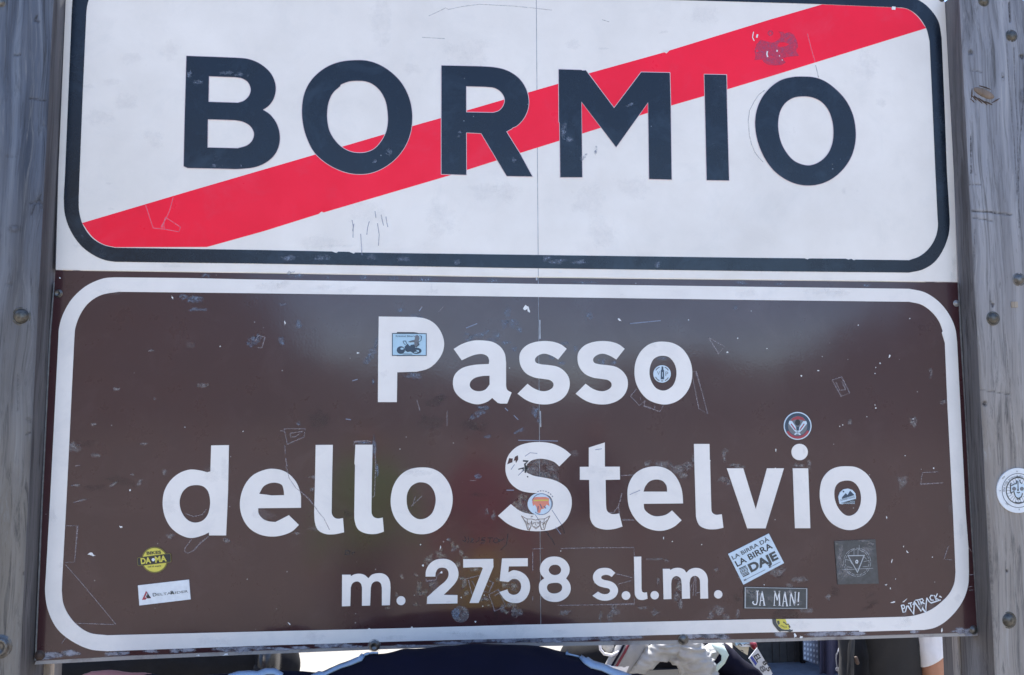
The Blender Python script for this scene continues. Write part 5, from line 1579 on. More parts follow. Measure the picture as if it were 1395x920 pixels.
def hand_parts(wrist, direction, up, curl=0.5, side=1, s=1.0):
    """palm, four fingers of different length, each bent twice, thumb leaving the side of the palm"""
    d = Vector(direction).normalized()
    u = Vector(up); u = (u - d * u.dot(d)).normalized()      # back of the hand
    w = d.cross(u).normalized() * side                        # towards the thumb
    wr = Vector(wrist)
    pts = []
    pts.append(loft([wr - d * 0.02, wr + d * 0.02 * s, wr + d * 0.055 * s, wr + d * 0.085 * s], [(0.026, 0.019), (0.032 * s, 0.016), (0.041 * s, 0.015), (0.040 * s, 0.012)], side=w, n=14))
    for k, (off, ln) in enumerate(((0.030, 0.070), (0.010, 0.080), (-0.010, 0.074), (-0.029, 0.058))):
        p = wr + d * 0.082 * s + w * off * s
        a0 = 0.25 + curl * 0.55
        seg = ln / 2.6
        q = [p - d * 0.02]
        ang = 0.0
        cur = p
        q.append(cur)
        for j in range(3):
            ang += a0 * (1.0 + 0.15 * k) if j else a0 * 0.5
            dd = d * math.cos(ang) - u * math.sin(ang)
            cur = cur + dd * seg * (1.0 if j < 2 else 0.75)
            q.append(cur)
        r = 0.0088 * s
        pts.append(loft(q, [r * 1.1, r * 1.08, r, r * 0.95, r * 0.8], n=10))
    t0 = wr + d * 0.018 * s + w * 0.026 * s
    t = [t0, t0 + d * 0.025 + w * 0.018, t0 + d * 0.05 + w * 0.026 - u * 0.006, t0 + d * 0.074 + w * 0.026 - u * 0.014]
    pts.append(loft(t, [0.014 * s, 0.012 * s, 0.0105 * s, 0.009 * s], n=10))
    return pts


def face_features(c, fwd, r=0.1):
    """nose, brows, lips and ears melted into the head"""
    f = Vector(fwd).normalized(); up = Vector((0, 0, 1)); up = (up - f * up.dot(f)).normalized(); s_ = f.cross(up)
    c = Vector(c)
    ps = [loft([c + f * 0.088 + up * 0.015, c + f * 0.112 - up * 0.022], [0.010, 0.015], n=10),
          loft([c + f * 0.088 - up * 0.050 - s_ * 0.020, c + f * 0.094 - up * 0.050, c + f * 0.088 - up * 0.050 + s_ * 0.020], [0.007, 0.010, 0.007], n=10),
          ball(c + f * 0.070 - up * 0.085, 0.026)]
    for k in (-1, 1):
        ps.append(ball(c + s_ * 0.078 * k - up * 0.01, (0.014, 0.022, 0.032)))
        ps.append(loft([c + f * 0.080 + up * 0.022 + s_ * 0.014 * k, c + f * 0.076 + up * 0.022 + s_ * 0.045 * k], [0.009, 0.009], n=8))
    return ps


def eyes(c, fwd, parent):
    f = Vector(fwd).normalized(); up = Vector((0, 0, 1)); up = (up - f * up.dot(f)).normalized(); s_ = f.cross(up)
    for k in (-1, 1):
        shape_obj('eye', [ball(Vector(c) + f * 0.083 + s_ * 0.031 * k + up * 0.003, 0.0115)], M['s_white'], parent)


# --- person in navy bending forward just under the sign
YB = -0.13
def B(px, py, y=YB, dz=0.0):
    p = U(px, py, y); p.z += dz
    return p


nav = empty('person', (B(640, 900).x, -0.42, 0.0), 'person in a navy jacket with light blue piping, bending forward under the brown sign', 'person', 'people behind the signs')
xc = B(645, 900).x
sil = [(432, 924, .060), (470, 908, .070), (500, 894, .080), (545, 887.5, .092), (600, 884, .10), (650, 881.0, .105), (700, 881.0, .105), (745, 885, .098), (785, 895, .085), (820, 909, .072), (852, 923, .062)]
girdle = loft([B(a, b, dz=-r) for a, b, r in sil], [(r, r) for a, b, r in sil], side=(0, 1, 0), n=20)
torso = loft([(xc, YB + 0.01, 1.25), (xc, -0.20, 1.15), (xc, -0.32, 1.03), (xc, -0.43, 0.93)], [(0.19, 0.13), (0.18, 0.12), (0.165, 0.12), (0.175, 0.13)], side=(1, 0, 0), n=20)
armL = loft([B(470, 925, dz=-.06), B(400, 920, dz=-.050), B(362, 914, dz=-.046), B(318, 918, dz=-.043), B(260, 924, dz=-.040), B(196, 919, dz=-.031)], [.062, .054, .047, .044, .040, .031], n=16)
elbR = B(925, 940, 0.00, dz=-.03)
armR = loft([B(820, 925, dz=-.06), B(872, 922, dz=-.050), B(925, 930, -0.10, dz=-.045), B(955, 985, -0.02, dz=-.04), B(945, 1060, 0.10, dz=-.03)], [.062, .052, .046, .042, .036], n=16)
collar = loft([(xc, 0.00, 1.255), (xc, 0.045, 1.245)], [(0.075, 0.065), (0.062, 0.055)], side=(1, 0, 0), n=16)
jacket = blend('jacket', [girdle, torso, armL, armR, collar], M['c_navy'], nav, voxel=0.008, smooth=3, wrinkle=0.0035, wscale=13)
hd = Vector((xc, 0.15, 1.17))
wl = B(186, 917, dz=-.027); wr_ = B(944, 1075, 0.115, dz=-.03)
body_parts = [ball(hd, (0.076, 0.098, 0.115)), loft([(xc, -0.02, 1.22), (xc, 0.06, 1.20), (xc, 0.12, 1.18)], [.065, .055, .06], n=14),
              loft([(xc, YB, 1.20), (xc, -0.32, 1.02), (xc, -0.43, 0.93)], [(0.15, 0.09), (0.13, 0.09), (0.14, 0.1)], side=(1, 0, 0), n=16),
              loft([(xc, YB, 1.24), B(470, 935, dz=-.06), B(362, 922, dz=-.046), B(250, 930, dz=-.040), wl], [.06, .045, .036, .030, .025], n=12),
              loft([(xc, YB, 1.24), B(820, 935, dz=-.06), B(925, 935, -0.10, dz=-.045), B(950, 1000, 0.0, dz=-.04), wr_], [.06, .045, .036, .030, .025], n=12)]
body_parts += face_features(hd, (0, 0.8, -0.6))
body_parts += hand_parts(wl, (-1, 0.05, -0.08), (0, -0.75, 0.65), 0.75, side=-1, s=1.0)
body_parts += hand_parts(wr_, (-0.1, 0.6, -0.8), (0.3, 0.6, 0.5), 0.6, side=1)
for k in (-1, 1):
    body_parts.append(loft([(xc + .08 * k, -0.43, 0.92), (xc + .11 * k, -0.38, 0.50), (xc + .12 * k, -0.43, 0.09), (xc + .12 * k, -0.30, 0.045)], [.085, .055, .038, .035], n=12))
blend('body', body_parts, M['skin_red'], nav, voxel=0.0052, smooth=3)
blend('trousers', [loft([(xc, -0.42, 0.96), (xc, -0.43, 0.87)], [(0.17, 0.125), (0.175, 0.135)], side=(1, 0, 0), n=18)] +
      [loft([(xc + .085 * k, -0.43, 0.88), (xc + .11 * k, -0.385, 0.50), (xc + .12 * k, -0.43, 0.10)], [.10, .072, .062], n=14) for k in (-1, 1)], M['c_jeans'], nav, voxel=0.010, wrinkle=0.004)
for k in (-1, 1):
    blend('shoe', [loft([(xc + .12 * k, -0.46, 0.045), (xc + .12 * k, -0.36, 0.045), (xc + .125 * k, -0.23, 0.035)], [(.042, .040), (.045, .038), (.040, .028)], side=(1, 0, 0), n=14)], M['shoe'], nav, voxel=0.008)
blend('hair', [loft([hd + Vector((0, -0.035, 0.045)), hd + Vector((0, 0.0, 0.055)), hd + Vector((0, 0.05, 0.04))], [(.070, .060), (.078, .066), (.066, .052)], side=(1, 0, 0), n=16)], M['hair'], nav, voxel=0.007, wrinkle=0.003, wscale=40)
eyes(hd, (0, 0.8, -0.6), nav)
jb = root_of(nav)
jm = jacket.data
bvh = BVHTree.FromPolygons([v.co + jb for v in jm.vertices], [tuple(p.vertices) for p in jm.polygons])


def on_surface(px, py, y, lift, tree=bvh):
    p = U(px, py, y)
    d = (p - CAM).normalized()
    loc, nrm, idx, dist = tree.ray_cast(CAM, d)
    if loc is None:
        loc, nrm, idx, dist = tree.find_nearest(p)
    return loc + nrm * lift, nrm


def piping(name, line, w, mat, parent, y=YB, lift=0.004, tree=bvh):
    pts = []
    for a, b in zip(line[:-1], line[1:]):
        for t in (0, 0.25, 0.5, 0.75):
            pts.append(Vector(a).lerp(Vector(b), t))
    pts.append(Vector(line[-1]))
    n = len(pts)
    lp = stroke_loop(pts, w)
    V, Fc = [], []
    for i in range(n):
        a, b = lp[i], lp[2 * n - 1 - i]
        for t in (0, 0.5, 1.0):
            q = a.lerp(b, t)
            V.append(on_surface(q.x, q.y, y, lift * (1.0 if t == 0.5 else 0.6), tree)[0])
    for i in range(n - 1):
        for j in (0, 1):
            k = i * 3 + j
            Fc.append((k, k + 1, k + 4, k + 3))
    o = mesh_obj(name, V, Fc, mat, parent, smooth=True)
    sm = o.modifiers.new('s', 'SOLIDIFY'); sm.thickness = 0.003; sm.offset = 0
    return o


piping('piping', [(515, 888), (504, 888.5), (495, 892), (491, 898), (478, 903.5), (463, 908), (450, 914), (436, 921), (425, 926)], 8, M['c_lblue'], nav)
piping('piping', [(772, 889), (782, 890.5), (791, 894), (797, 901), (806, 907), (820, 911), (833, 917), (848, 922), (860, 927)], 8.5, M['c_lblue'], nav)
piping('piping', [(312, 925), (325, 921), (340, 920), (352, 921), (362, 917), (374, 917), (384, 923)], 7, M['c_lblue'], nav)

# --- person in charcoal shirt with white sleeve
YM = 1.0
gz = ground_z(0, YM)
man = empty('person', (U(1205, 900, YM).x, YM, gz), 'person in a charcoal T-shirt with a white sleeve, bare arm beside the right post', 'person', 'people behind the signs')
def Q(px, py, y=YM): return U(px, py, y)
tx = Q(1198, 900).x
sh_z = 1.43
hdm = Vector((tx + 0.0, YM + 0.03, sh_z + 0.27))
shirt = [loft([(tx, YM, sh_z - 0.02), (tx, YM, 1.25), (tx, YM, 1.05), (tx, YM, 0.82)], [(0.128, 0.12), (0.120, 0.12), (0.124, 0.115), (0.138, 0.12)], side=(1, 0, 0), n=20)]
blend('shirt', shirt, M['c_black'], man, voxel=0.010, wrinkle=0.006, wscale=9)
s0 = Vector((Q(1262, 880).x, YM - 0.04, sh_z - 0.04)); s1 = Q(1271.5, 868, YM - 0.07); s2 = Q(1275, 882, YM - 0.07)
# sleeve with a slanting hem
Vs, Fs = loft([s0, (s0 + s1) / 2, s1, s2], [.070, .067, .064, .0625], n=28, caps=False)
Vs = [Vector(v) for v in Vs]
for v in Vs[-28:]:
    v.z += (v.x - s2.x) * 0.72
Fs = Fs[:-1]
slv = mesh_obj('sleeve', Vs, Fs, M['c_white'], man, smooth=True)
me_ = slv.data
sub = slv.modifiers.new('s', 'SUBSURF'); sub.levels = 3; sub.render_levels = 3
tx_ = bpy.data.textures.new('folds', 'CLOUDS'); tx_.noise_scale = 0.05
dsp = slv.modifiers.new('d', 'DISPLACE'); dsp.texture = tx_; dsp.strength = 0.007; dsp.mid_level = 0.5
ssd = slv.modifiers.new('t', 'SOLIDIFY'); ssd.thickness = 0.003
sh2 = Vector((tx + 0.06, YM + 0.14, sh_z - 0.04))
Vs, Fs = loft([sh2, sh2 + Vector((-0.01, 0.02, -0.14)), sh2 + Vector((-0.01, 0.03, -0.26))], [.068, .062, .058], n=20, caps=False)
o = mesh_obj('sleeve', Vs, Fs[:-1], M['c_white'], man, smooth=True)
o.modifiers.new('t', 'SOLIDIFY').thickness = 0.003
a1 = Q(1279.5, 925, YM - 0.07); a2 = Q(1284, 990, YM - 0.03); a3 = a2 + Vector((0.00, -0.02, -0.22))
bp = [ball(hdm, (0.076, 0.095, 0.115)), loft([(tx, YM, sh_z - 0.02), (tx, YM + 0.01, sh_z + 0.10), (hdm.x, hdm.y, hdm.z - 0.05)], [.06, .052, .055], n=14),
      loft([(tx, YM, sh_z - 0.05), (tx, YM, 1.20), (tx, YM, 0.90)], [(0.10, 0.10), (0.095, 0.095), (0.09, 0.10)], side=(1, 0, 0), n=16),
      loft([(tx + .05, YM - .02, sh_z - 0.06), s0, s1, s2, a1, a2, a3], [.055, .060, .058, .0575, .054, .042, .026], n=18),
      loft([(tx, YM + .04, sh_z - 0.06), sh2, sh2 + Vector((-0.01, 0.03, -0.26)), sh2 + Vector((-0.01, 0.02, -0.50))], [.05, .052, .045, .027], n=14)]
bp += face_features(hdm, (0.3, 1, -0.1))
bp += hand_parts(a3, (0, -0.05, -1), (1, 0, 0), 0.45, side=1) + hand_parts(sh2 + Vector((-0.01, 0.02, -0.50)), (0, -0.05, -1), (-1, 0, 0), 0.45, side=-1)
for k in (-1, 1):
    bp.append(loft([(tx + .08 * k, YM, 0.85), (tx + .09 * k, YM - .01, 0.42), (tx + .09 * k, YM + .02, 0.0), (tx + .09 * k, YM + .15, gz + 0.05)], [.085, .055, .038, .034], n=12))
blend('body', bp, M['skin'], man, voxel=0.006, smooth=3)
blend('trousers', [loft([(tx, YM, 0.90), (tx, YM, 0.78)], [(0.125, 0.13), (0.14, 0.14)], side=(1, 0, 0), n=18)] +
      [loft([(tx + .08 * k, YM, 0.82), (tx + .09 * k, YM - .01, 0.42), (tx + .09 * k, YM + .02, 0.02)], [.10, .072, .06], n=14) for k in (-1, 1)], M['c_jeans'], man, voxel=0.010, wrinkle=0.004)
for k in (-1, 1):
    blend('shoe', [loft([(tx + .09 * k, YM - 0.02, gz + 0.045), (tx + .09 * k, YM + 0.08, gz + 0.045), (tx + .095 * k, YM + 0.2, gz + 0.035)], [(.042, .040), (.045, .038), (.040, .028)], side=(1, 0, 0), n=14)], M['shoe'], man, voxel=0.008)
blend('hair', [loft([hdm + Vector((0, -0.03, 0.03)), hdm + Vector((0, -0.01, 0.07))], [(.080, .085), (.070, .080)], side=(1, 0, 0), n=18)], M['hair'], man, voxel=0.007, wrinkle=0.003, wscale=40)
eyes(hdm, (0.3, 1, -0.1), man)

# people standing across the road behind the photographer (seen mirrored in the glossy brown sheet)
def bystander(x, y, label, top, legs, h=1.72, face=(0, 1, 0), arms=0.06):
    k_ = h / 1.72
    e = empty('person', (x, y, 0.0), label, 'person', 'people standing behind the photographer')
    f = Vector(face)
    s_ = Vector((f.y, -f.x, 0))
    c = Vector((x, y, 0))
    def pt(a, b, z): return c + s_ * a * k_ + f * b * k_ + Vector((0, 0, z * k_))
    hd_ = pt(0, 0.02, 1.60)
    blend('top', [loft([pt(0, 0, 1.42), pt(0, 0, 1.25), pt(0, 0, 1.05), pt(0, 0, 0.90)], [(0.17, 0.10), (0.175, 0.115), (0.155, 0.105), (0.165, 0.11)], side=s_, n=18)] +
          [loft([pt(k * 0.15, 0, 1.40), pt(k * 0.21, 0, 1.26), pt(k * (0.23 + arms), 0.02, 1.10), pt(k * (0.23 + arms), 0.10, 0.92)], [.060, .055, .050, .042], n=12) for k in (-1, 1)], top, e, voxel=0.013, wrinkle=0.006, wscale=11)
    blend('trousers', [loft([pt(0, 0, 0.96), pt(0, 0, 0.86)], [(0.16, 0.11), (0.165, 0.12)], side=s_, n=16)] +
          [loft([pt(k * 0.085, 0, 0.88), pt(k * 0.10, 0.02, 0.48), pt(k * 0.11, 0, 0.09)], [.092, .068, .055], n=12) for k in (-1, 1)], legs, e, voxel=0.013, wrinkle=0.004)
    ps = [ball(hd_, (0.075, 0.092, 0.112)), loft([pt(0, 0, 1.38), pt(0, 0.01, 1.52)], [.06, .052], n=12)] + face_features(hd_, f)
    for k in (-1, 1):
        w_ = pt(k * (0.23 + arms), 0.13, 0.86)
        ps.append(loft([pt(k * 0.15, 0, 1.38), pt(k * (0.23 + arms), 0.02, 1.10), w_], [.045, .036, .026], n=10))
        ps += hand_parts(w_, (0, 0.1, -1), s_ * k, 0.5, side=k)
    ps.append(loft([pt(0, 0, 1.36), pt(0, 0, 1.0), pt(0, 0, 0.9)], [(0.13, 0.07), (0.12, 0.075), (0.13, 0.08)], side=s_, n=12))
    for k in (-1, 1):
        ps.append(loft([pt(k * 0.085, 0, 0.90), pt(k * 0.10, 0.02, 0.48), pt(k * 0.11, 0, 0.08), pt(k * 0.11, 0.12, 0.045)], [.07, .05, .035, .03], n=10))
        blend('shoe', [loft([pt(k * 0.11, -0.03, 0.045), pt(k * 0.11, 0.08, 0.045), pt(k * 0.115, 0.19, 0.035)], [(.042, .040), (.045, .038), (.038, .026)], side=s_, n=12)], M['shoe'], e, voxel=0.010)
    blend('body', ps, M['skin'], e, voxel=0.0065, smooth=3)
    blend('hair', [loft([hd_ + Vector((0, -0.025, 0.035)), hd_ + Vector((0, -0.008, 0.07))], [(.079, .083), (.068, .078)], side=(1, 0, 0), n=16)], M['hair'], e, voxel=0.008, wrinkle=0.003, wscale=40)
    eyes(hd_, f, e)
    return e


bystander(-0.66, -4.0, 'person in a green top and dark trousers standing across the road', plain('green cotton', (0.12, 0.36, 0.06), 0.85), M['c_jeans'])
bystander(0.10, -3.7, 'person in a dark red top and yellow trousers standing across the road', plain('dark red cotton', (0.30, 0.03, 0.05), 0.85), plain('yellow cotton', (0.62, 0.46, 0.04), 0.85), 1.70)
bystander(0.95, -4.4, 'person in a black top and pale grey trousers standing across the road', M['c_black'], plain('pale grey cotton', (0.55, 0.54, 0.52), 0.85), 1.78)

# backpack held beside him
bk = empty('backpack', (Q(1160, 900, 0.92).x, 0.92, 0.75), 'dark grey-brown backpack hanging left of the charcoal shirt', 'backpack')
p0 = Q(1168, 900, 0.92)
blend('bag', [loft([p0 + Vector((0, 0, -0.30)), p0 + Vector((0, 0, -0.10)), p0 + Vector((0.003, 0, 0.03)), p0 + Vector((0.006, 0, 0.10))], [(0.022, 0.05), (0.022, 0.06), (0.019, 0.05), (0.010, 0.03)], side=(1, 0, 0), n=18)],
      M['b_plastic'], bk, voxel=0.008, wrinkle=0.004, wscale=16)
shape_obj('strap', [loft([Q(1162, 872, 0.80), Q(1161, 895, 0.79), Q(1161, 921, 0.79), Q(1162, 950, 0.80)], [(0.006, 0.002)] * 4, side=(1, 0, 0), n=10)], M['boxw'], bk)
shape_obj('buckle', [loft([Q(1166, 897, 0.79), Q(1168, 903, 0.79)], [0.006, 0.006], n=10)], M['rust'], bk)


# ------------------------------------------------------------------ motorcycles
def torus(c, Rr, r, n=40, m=12, axis='y'):
    V, Fc = [], []
    for i in range(n):
        a = 2 * math.pi * i / n
        for j in range(m):
            b = 2 * math.pi * j / m
            rr = Rr + r * math.cos(b)
            V.append(Vector(c) + Vector((rr * math.cos(a), r * math.sin(b), rr * math.sin(a))))
    for i in range(n):
        for j in range(m):
            Fc.append((i * m + j, ((i + 1) % n) * m + j, ((i + 1) % n) * m + (j + 1) % m, i * m + (j + 1) % m))
    return V, Fc


def motorcycle(x, y, g, label, rz=0.0, luggage=True):
    e = empty('motorcycle', (x, y, g), label, 'motorcycle', 'motorcycles parked behind the signs', rz)
    def put(name, parts, mat, par=e, smooth=True, blendit=0):
        V, Fc = join(parts)
        me = bpy.data.meshes.new(name)
        me.from_pydata([tuple(v) for v in V], [], Fc); me.update()
        return link_mesh(name, me, mat, par, smooth)
    for wx in (-0.72, 0.74):
        w = bpy.data.objects.new('wheel', None); col.objects.link(w); w.parent = e; w.location = (wx, 0, 0.31)
        put('tyre', [torus((0, 0, 0), 0.25, 0.06)], M['rubber'], w)
        put('rim', [torus((0, 0, 0), 0.195, 0.016), loft([(0, -0.05, 0), (0, 0.05, 0)], [0.035, 0.035], n=12)], M['steel'], w)
        sp = [loft([(0.03 * math.cos(a), 0.03 * (-1) ** k, 0.03 * math.sin(a)), (0.195 * math.cos(a + 0.25), 0, 0.195 * math.sin(a + 0.25))], [0.004, 0.004], n=6) for k, a in ((k, 2 * math.pi * k / 14) for k in range(14))]
        put('spokes', sp, M['chrome'], w)['kind'] = 'stuff'
        put('brake_disc', [loft([(0, 0.052, 0), (0, 0.056, 0)], [0.13, 0.13], n=24, caps=False)], M['chrome'], w)
    put('front_fork', [loft([(0.74, s * 0.09, 0.31), (0.50, s * 0.09, 0.88)], [0.024, 0.022], n=10) for s in (-1, 1)] + [loft([(0.50, -0.1, 0.86), (0.50, 0.1, 0.86)], [0.02, 0.02], n=8)], M['chrome'])
    put('frame', [loft([(0.46, 0, 0.82), (0.15, 0, 0.62), (-0.25, 0, 0.52), (-0.30, 0, 0.35)], [0.025] * 4, n=8), loft([(-0.30, s * 0.08, 0.35) for s in (1,)] + [(-0.72, 0.08, 0.31)], [0.022, 0.022], n=8),
                  loft([(-0.30, -0.08, 0.35), (-0.72, -0.08, 0.31)], [0.022, 0.022], n=8), loft([(-0.15, 0, 0.55), (-0.72, 0, 0.78)], [0.02, 0.018], n=8)], M['steel'])
    o = put('engine_block', [loft([(-0.18, 0, 0.34), (0.02, 0, 0.32), (0.24, 0, 0.36)], [(0.15, 0.12), (0.17, 0.15), (0.13, 0.12)], n=14), loft([(0.05, 0, 0.42), (0.12, 0, 0.62)], [(0.11, 0.09), (0.10, 0.08)], n=12)], M['b_plastic'])
    put('fuel_tank', [loft([(0.40, 0, 0.86), (0.24, 0, 0.90), (0.06, 0, 0.88), (-0.08, 0, 0.80)], [(0.11, 0.09), (0.16, 0.13), (0.15, 0.12), (0.10, 0.07)], side=(0, 1, 0), n=20)], M['b_paint'])
    put('seat', [loft([(-0.04, 0, 0.80), (-0.25, 0, 0.80), (-0.50, 0, 0.86), (-0.74, 0, 0.88)], [(0.11, 0.05), (0.15, 0.055), (0.13, 0.05), (0.10, 0.035)], side=(0, 1, 0), n=16)], M['b_plastic'])
    put('fairing', [loft([(0.62, 0, 0.72), (0.60, 0, 0.92), (0.50, 0, 1.04)], [(0.10, 0.09), (0.15, 0.11), (0.11, 0.07)], side=(0, 1, 0), n=18)], M['b_paint'])
    put('windscreen', [loft([(0.55, 0, 1.02), (0.44, 0, 1.18), (0.36, 0, 1.28)], [(0.15, 0.006), (0.16, 0.006), (0.11, 0.005)], side=(0, 1, 0), n=16)], M['b_paint'])
    put('headlight', [ball((0.70, 0, 0.86), (0.04, 0.08, 0.07))], M['chrome'])
    put('handlebar', [loft([(0.36, -0.38, 1.02), (0.40, -0.26, 1.04), (0.46, 0, 1.00), (0.40, 0.26, 1.04), (0.36, 0.38, 1.02)], [0.015, 0.013, 0.012, 0.013, 0.015], n=10)], M['b_plastic'])
    for s in (-1, 1):
        put('mirror', [loft([(0.42, s * 0.24, 1.04), (0.46, s * 0.32, 1.16)], [0.006, 0.006], n=6), ball((0.46, s * 0.35, 1.18), (0.012, 0.065, 0.04))], M['b_plastic'])
        put('footpeg', [loft([(-0.10, s * 0.12, 0.32), (-0.10, s * 0.24, 0.32)], [0.014, 0.012], n=8)], M['steel'])
    put('front_fender', [loft([(0.74 + 0.34 * math.cos(a), 0, 0.31 + 0.34 * math.sin(a)) for a in (0.5, 0.9, 1.3, 1.7, 2.1, 2.4)], [(0.07, 0.008)] * 6, side=(0, 1, 0), n=10)], M['b_paint'])
    put('rear_fender', [loft([(-0.72 + 0.34 * math.cos(a), 0, 0.31 + 0.34 * math.sin(a)) for a in (1.0, 1.5, 2.0, 2.5, 2.9)], [(0.08, 0.008)] * 5, side=(0, 1, 0), n=10)], M['b_plastic'])
    put('exhaust', [loft([(0.18, -0.14, 0.30), (-0.15, -0.17, 0.22), (-0.45, -0.19, 0.30), (-0.80, -0.20, 0.42)], [0.022, 0.024, 0.045, 0.05], n=14)], M['chrome'])
    put('kickstand', [loft([(-0.08, 0.10, 0.28), (-0.02, 0.28, 0.02), (-0.02, 0.30, 0.01)], [0.012, 0.010, 0.014], n=8)], M['steel'])
    put('tail_light', [ball((-0.93, 0, 0.80), (0.02, 0.05, 0.025))], M['maroon'])
    if luggage:
        for s in (-1, 1):
            b = box('pannier', (-0.88, s * 0.22 - 0.09 + 0, 0.45), (-0.42, s * 0.22 + 0.09, 0.80), M['b_plastic'], None, bevel=0.03, seg=3)
            b.parent = e
            b.data.shade_smooth()
        b = box('top_case', (-1.02, -0.24, 0.93), (-0.58, 0.24, 1.20), M['b_plastic'], None, bevel=0.06, seg=4)
        b.parent = e
        b.data.shade_smooth()
    return e


bike1 = motorcycle(U(215, 900, 2.0).x, 2.25, ground_z(0, 2.25), 'black touring motorcycle with panniers, at the left under the brown sign', rz=R(96))
bike2 = motorcycle(U(872, 900, 1.8).x, 1.84, ground_z(0, 1.84), 'black motorcycle under the pale leather suit, right of the bending person', rz=R(84))

lg2 = empty('luggage_bag', U(880, 905, 1.0), 'black luggage roll behind the pale leather suit and striped sleeve', 'luggage bag', 'black luggage on the motorcycles')
q1, q2_ = U(800, 905, 1.05), U(966, 900, 1.05)
blend('bag', [loft([Vector((q1.x, 1.12, q1.z - 0.02)), Vector(((q1.x + q2_.x) / 2, 1.12, q1.z - 0.01)), Vector((q2_.x, 1.12, q2_.z - 0.02))], [0.085, 0.095, 0.085], n=18)], M['b_plastic'], lg2, voxel=0.011, wrinkle=0.005, wscale=8)

# big dark bag and helmet on the first motorcycle
lg = empty('luggage_bag', U(225, 905, 1.2), 'large black luggage bag on the left motorcycle, behind the reddish hand', 'luggage bag', 'black luggage on the motorcycles')
a_, b_ = U(66, 884, 1.15), U(352, 884, 1.15)
bl_ = U(66, 960, 1.15)
gl = blend('bag', [loft([Vector((a_.x, 1.25, (a_.z + bl_.z) / 2 - 0.02)), Vector(((a_.x + b_.x) / 2, 1.25, (a_.z + bl_.z) / 2)), Vector((b_.x, 1.25, (b_.z + bl_.z) / 2 - 0.01))], [0.125, 0.13, 0.115], n=18)], M['b_plastic'], lg, voxel=0.011, wrinkle=0.005, wscale=8)
hm = empty('helmet', U(368, 905, 1.1), 'black rounded helmet at the right end of the dark luggage', 'helmet')
hc = U(366, 908, 1.15)
shape_obj('shell', [ball(hc, (0.040, 0.11, 0.10), 24)], M['b_paint'], hm)
shape_obj('visor', [ball(hc + Vector((-0.004, -0.03, 0.0)), (0.034, 0.085, 0.055), 20)], M['b_plastic'], hm)

# ------------------------------------------------------------------ pale leather suit, plate and odds and ends on the second motorcycle
YS = 0.80
def S(px, py, dy=0.0): return U(px, py, YS + dy)
su = empty('leather_suit', S(915, 920), 'pale grey-white leather riding suit draped over the motorcycle, sunlit and creased', 'riding suit')
lo_z = S(900, 1000).z
blend('suit_body', [loft([S(928, 872, .03), S(938, 890), S(950, 905), S(957, 925), S(955, 970)], [(.040, .05), (.045, .05), (.047, .05), (.046, .05), (.05, .05)], side=(1, 0, 0), n=22),
                    loft([S(978, 878, .08), S(963, 893, .02), S(945, 905, .01)], [.016, .02, .03], n=14),
                    loft([S(930, 870, .02), S(905, 884, -.01), S(888, 896, -.01), S(872, 908, -.01), S(858, 916, 0)], [.030, .030, .023, .018, .014], n=18),
                    loft([S(912, 888), S(922, 900, -.01), S(932, 915, -.01), S(940, 940)], [.016, .012, .012, .02], n=14)],
      M['leather'], su, voxel=0.004, smooth=2, wrinkle=0.010, wscale=27, wdir=(0.7, 0.8, 2.1))
# second sleeve with navy and maroon bands
def slab(name, quad_, y, th, mat, par):
    V = [U(a, b, y) for a, b in quad_] + [U(a, b, y) + Vector((0, th, 0)) for a, b in quad_]
    n = len(quad_)
    Fc = [tuple(range(n - 1, -1, -1)), tuple(range(n, 2 * n))] + [(i, (i + 1) % n, n + (i + 1) % n, n + i) for i in range(n)]
    o = mesh_obj(name, V, Fc, mat, par)
    return o


tube_ = loft([S(866, 870, .02), S(857, 886, .0), S(847, 902, .0), S(838, 914, .01)], [(.036, .03), (.036, .03), (.038, .03), (.036, .028)], side=(1, 0, 0), n=20)
sl = blend('striped_sleeve', [tube_], M['leather_g'], su, voxel=0.005, wrinkle=0.003, wscale=14)
tb = BVHTree.FromPolygons([v.co + root_of(su) for v in sl.data.vertices], [tuple(p.vertices) for p in sl.data.polygons])
piping('navy_band', [(851, 877), (845, 889), (839, 899), (833, 909)], 2.6, M['c_navy'], su, y=YS, lift=0.002, tree=tb)
piping('maroon_band', [(857, 877), (851, 889), (845, 899), (839, 909)], 2.8, M['maroon'], su, y=YS, lift=0.002, tree=tb)
shape_obj('collar', [loft([S(817, 876, -.01), S(818, 885, -.015), S(823, 891, -.02), S(833, 893, -.02), S(842, 889, -.015), S(850, 881, -.01), S(853, 874, 0)], [.0035, .0042, .0042, .0042, .0042, .004, .0035], n=10)], M['c_white'], su)
blend('collar_lining', [loft([S(826, 868, .02), S(828, 880, .01), S(831, 888, .01)], [(.022, .01), (.020, .01), (.010, .008)], side=(1, 0, 0), n=14)], M['leather'], su, voxel=0.004, wrinkle=0.002, wscale=30)
slab('flat_panel', [(823, 909), (857, 908), (853, 917), (838, 918)], YS - 0.03, 0.02, M['c_white'], su)
blend('crumpled_lining', [loft([S(868, 874, .05), S(873, 888, .04), S(880, 898, .05)], [(.026, .02), (.028, .02), (.016, .015)], side=(1, 0, 0), n=14)], M['leather_g'], su, voxel=0.005, wrinkle=0.006, wscale=20)

pg = empty('strap', S(985, 900), 'pale green-white strap curling beside the leather suit', 'strap')
shape_obj('webbing', [loft([S(972, 877, .02), S(982, 884, .0), S(988, 893, -.01), S(985, 902, -.01), S(975, 912, -.01), S(966, 925, 0)], [(.010, .004), (.013, .004), (.011, .004), (.007, .004), (.009, .004), (.011, .004)], side=(1, 0, 0.4), n=10)], plain('pale green webbing', (0.50, 0.62, 0.58), 0.7), pg)

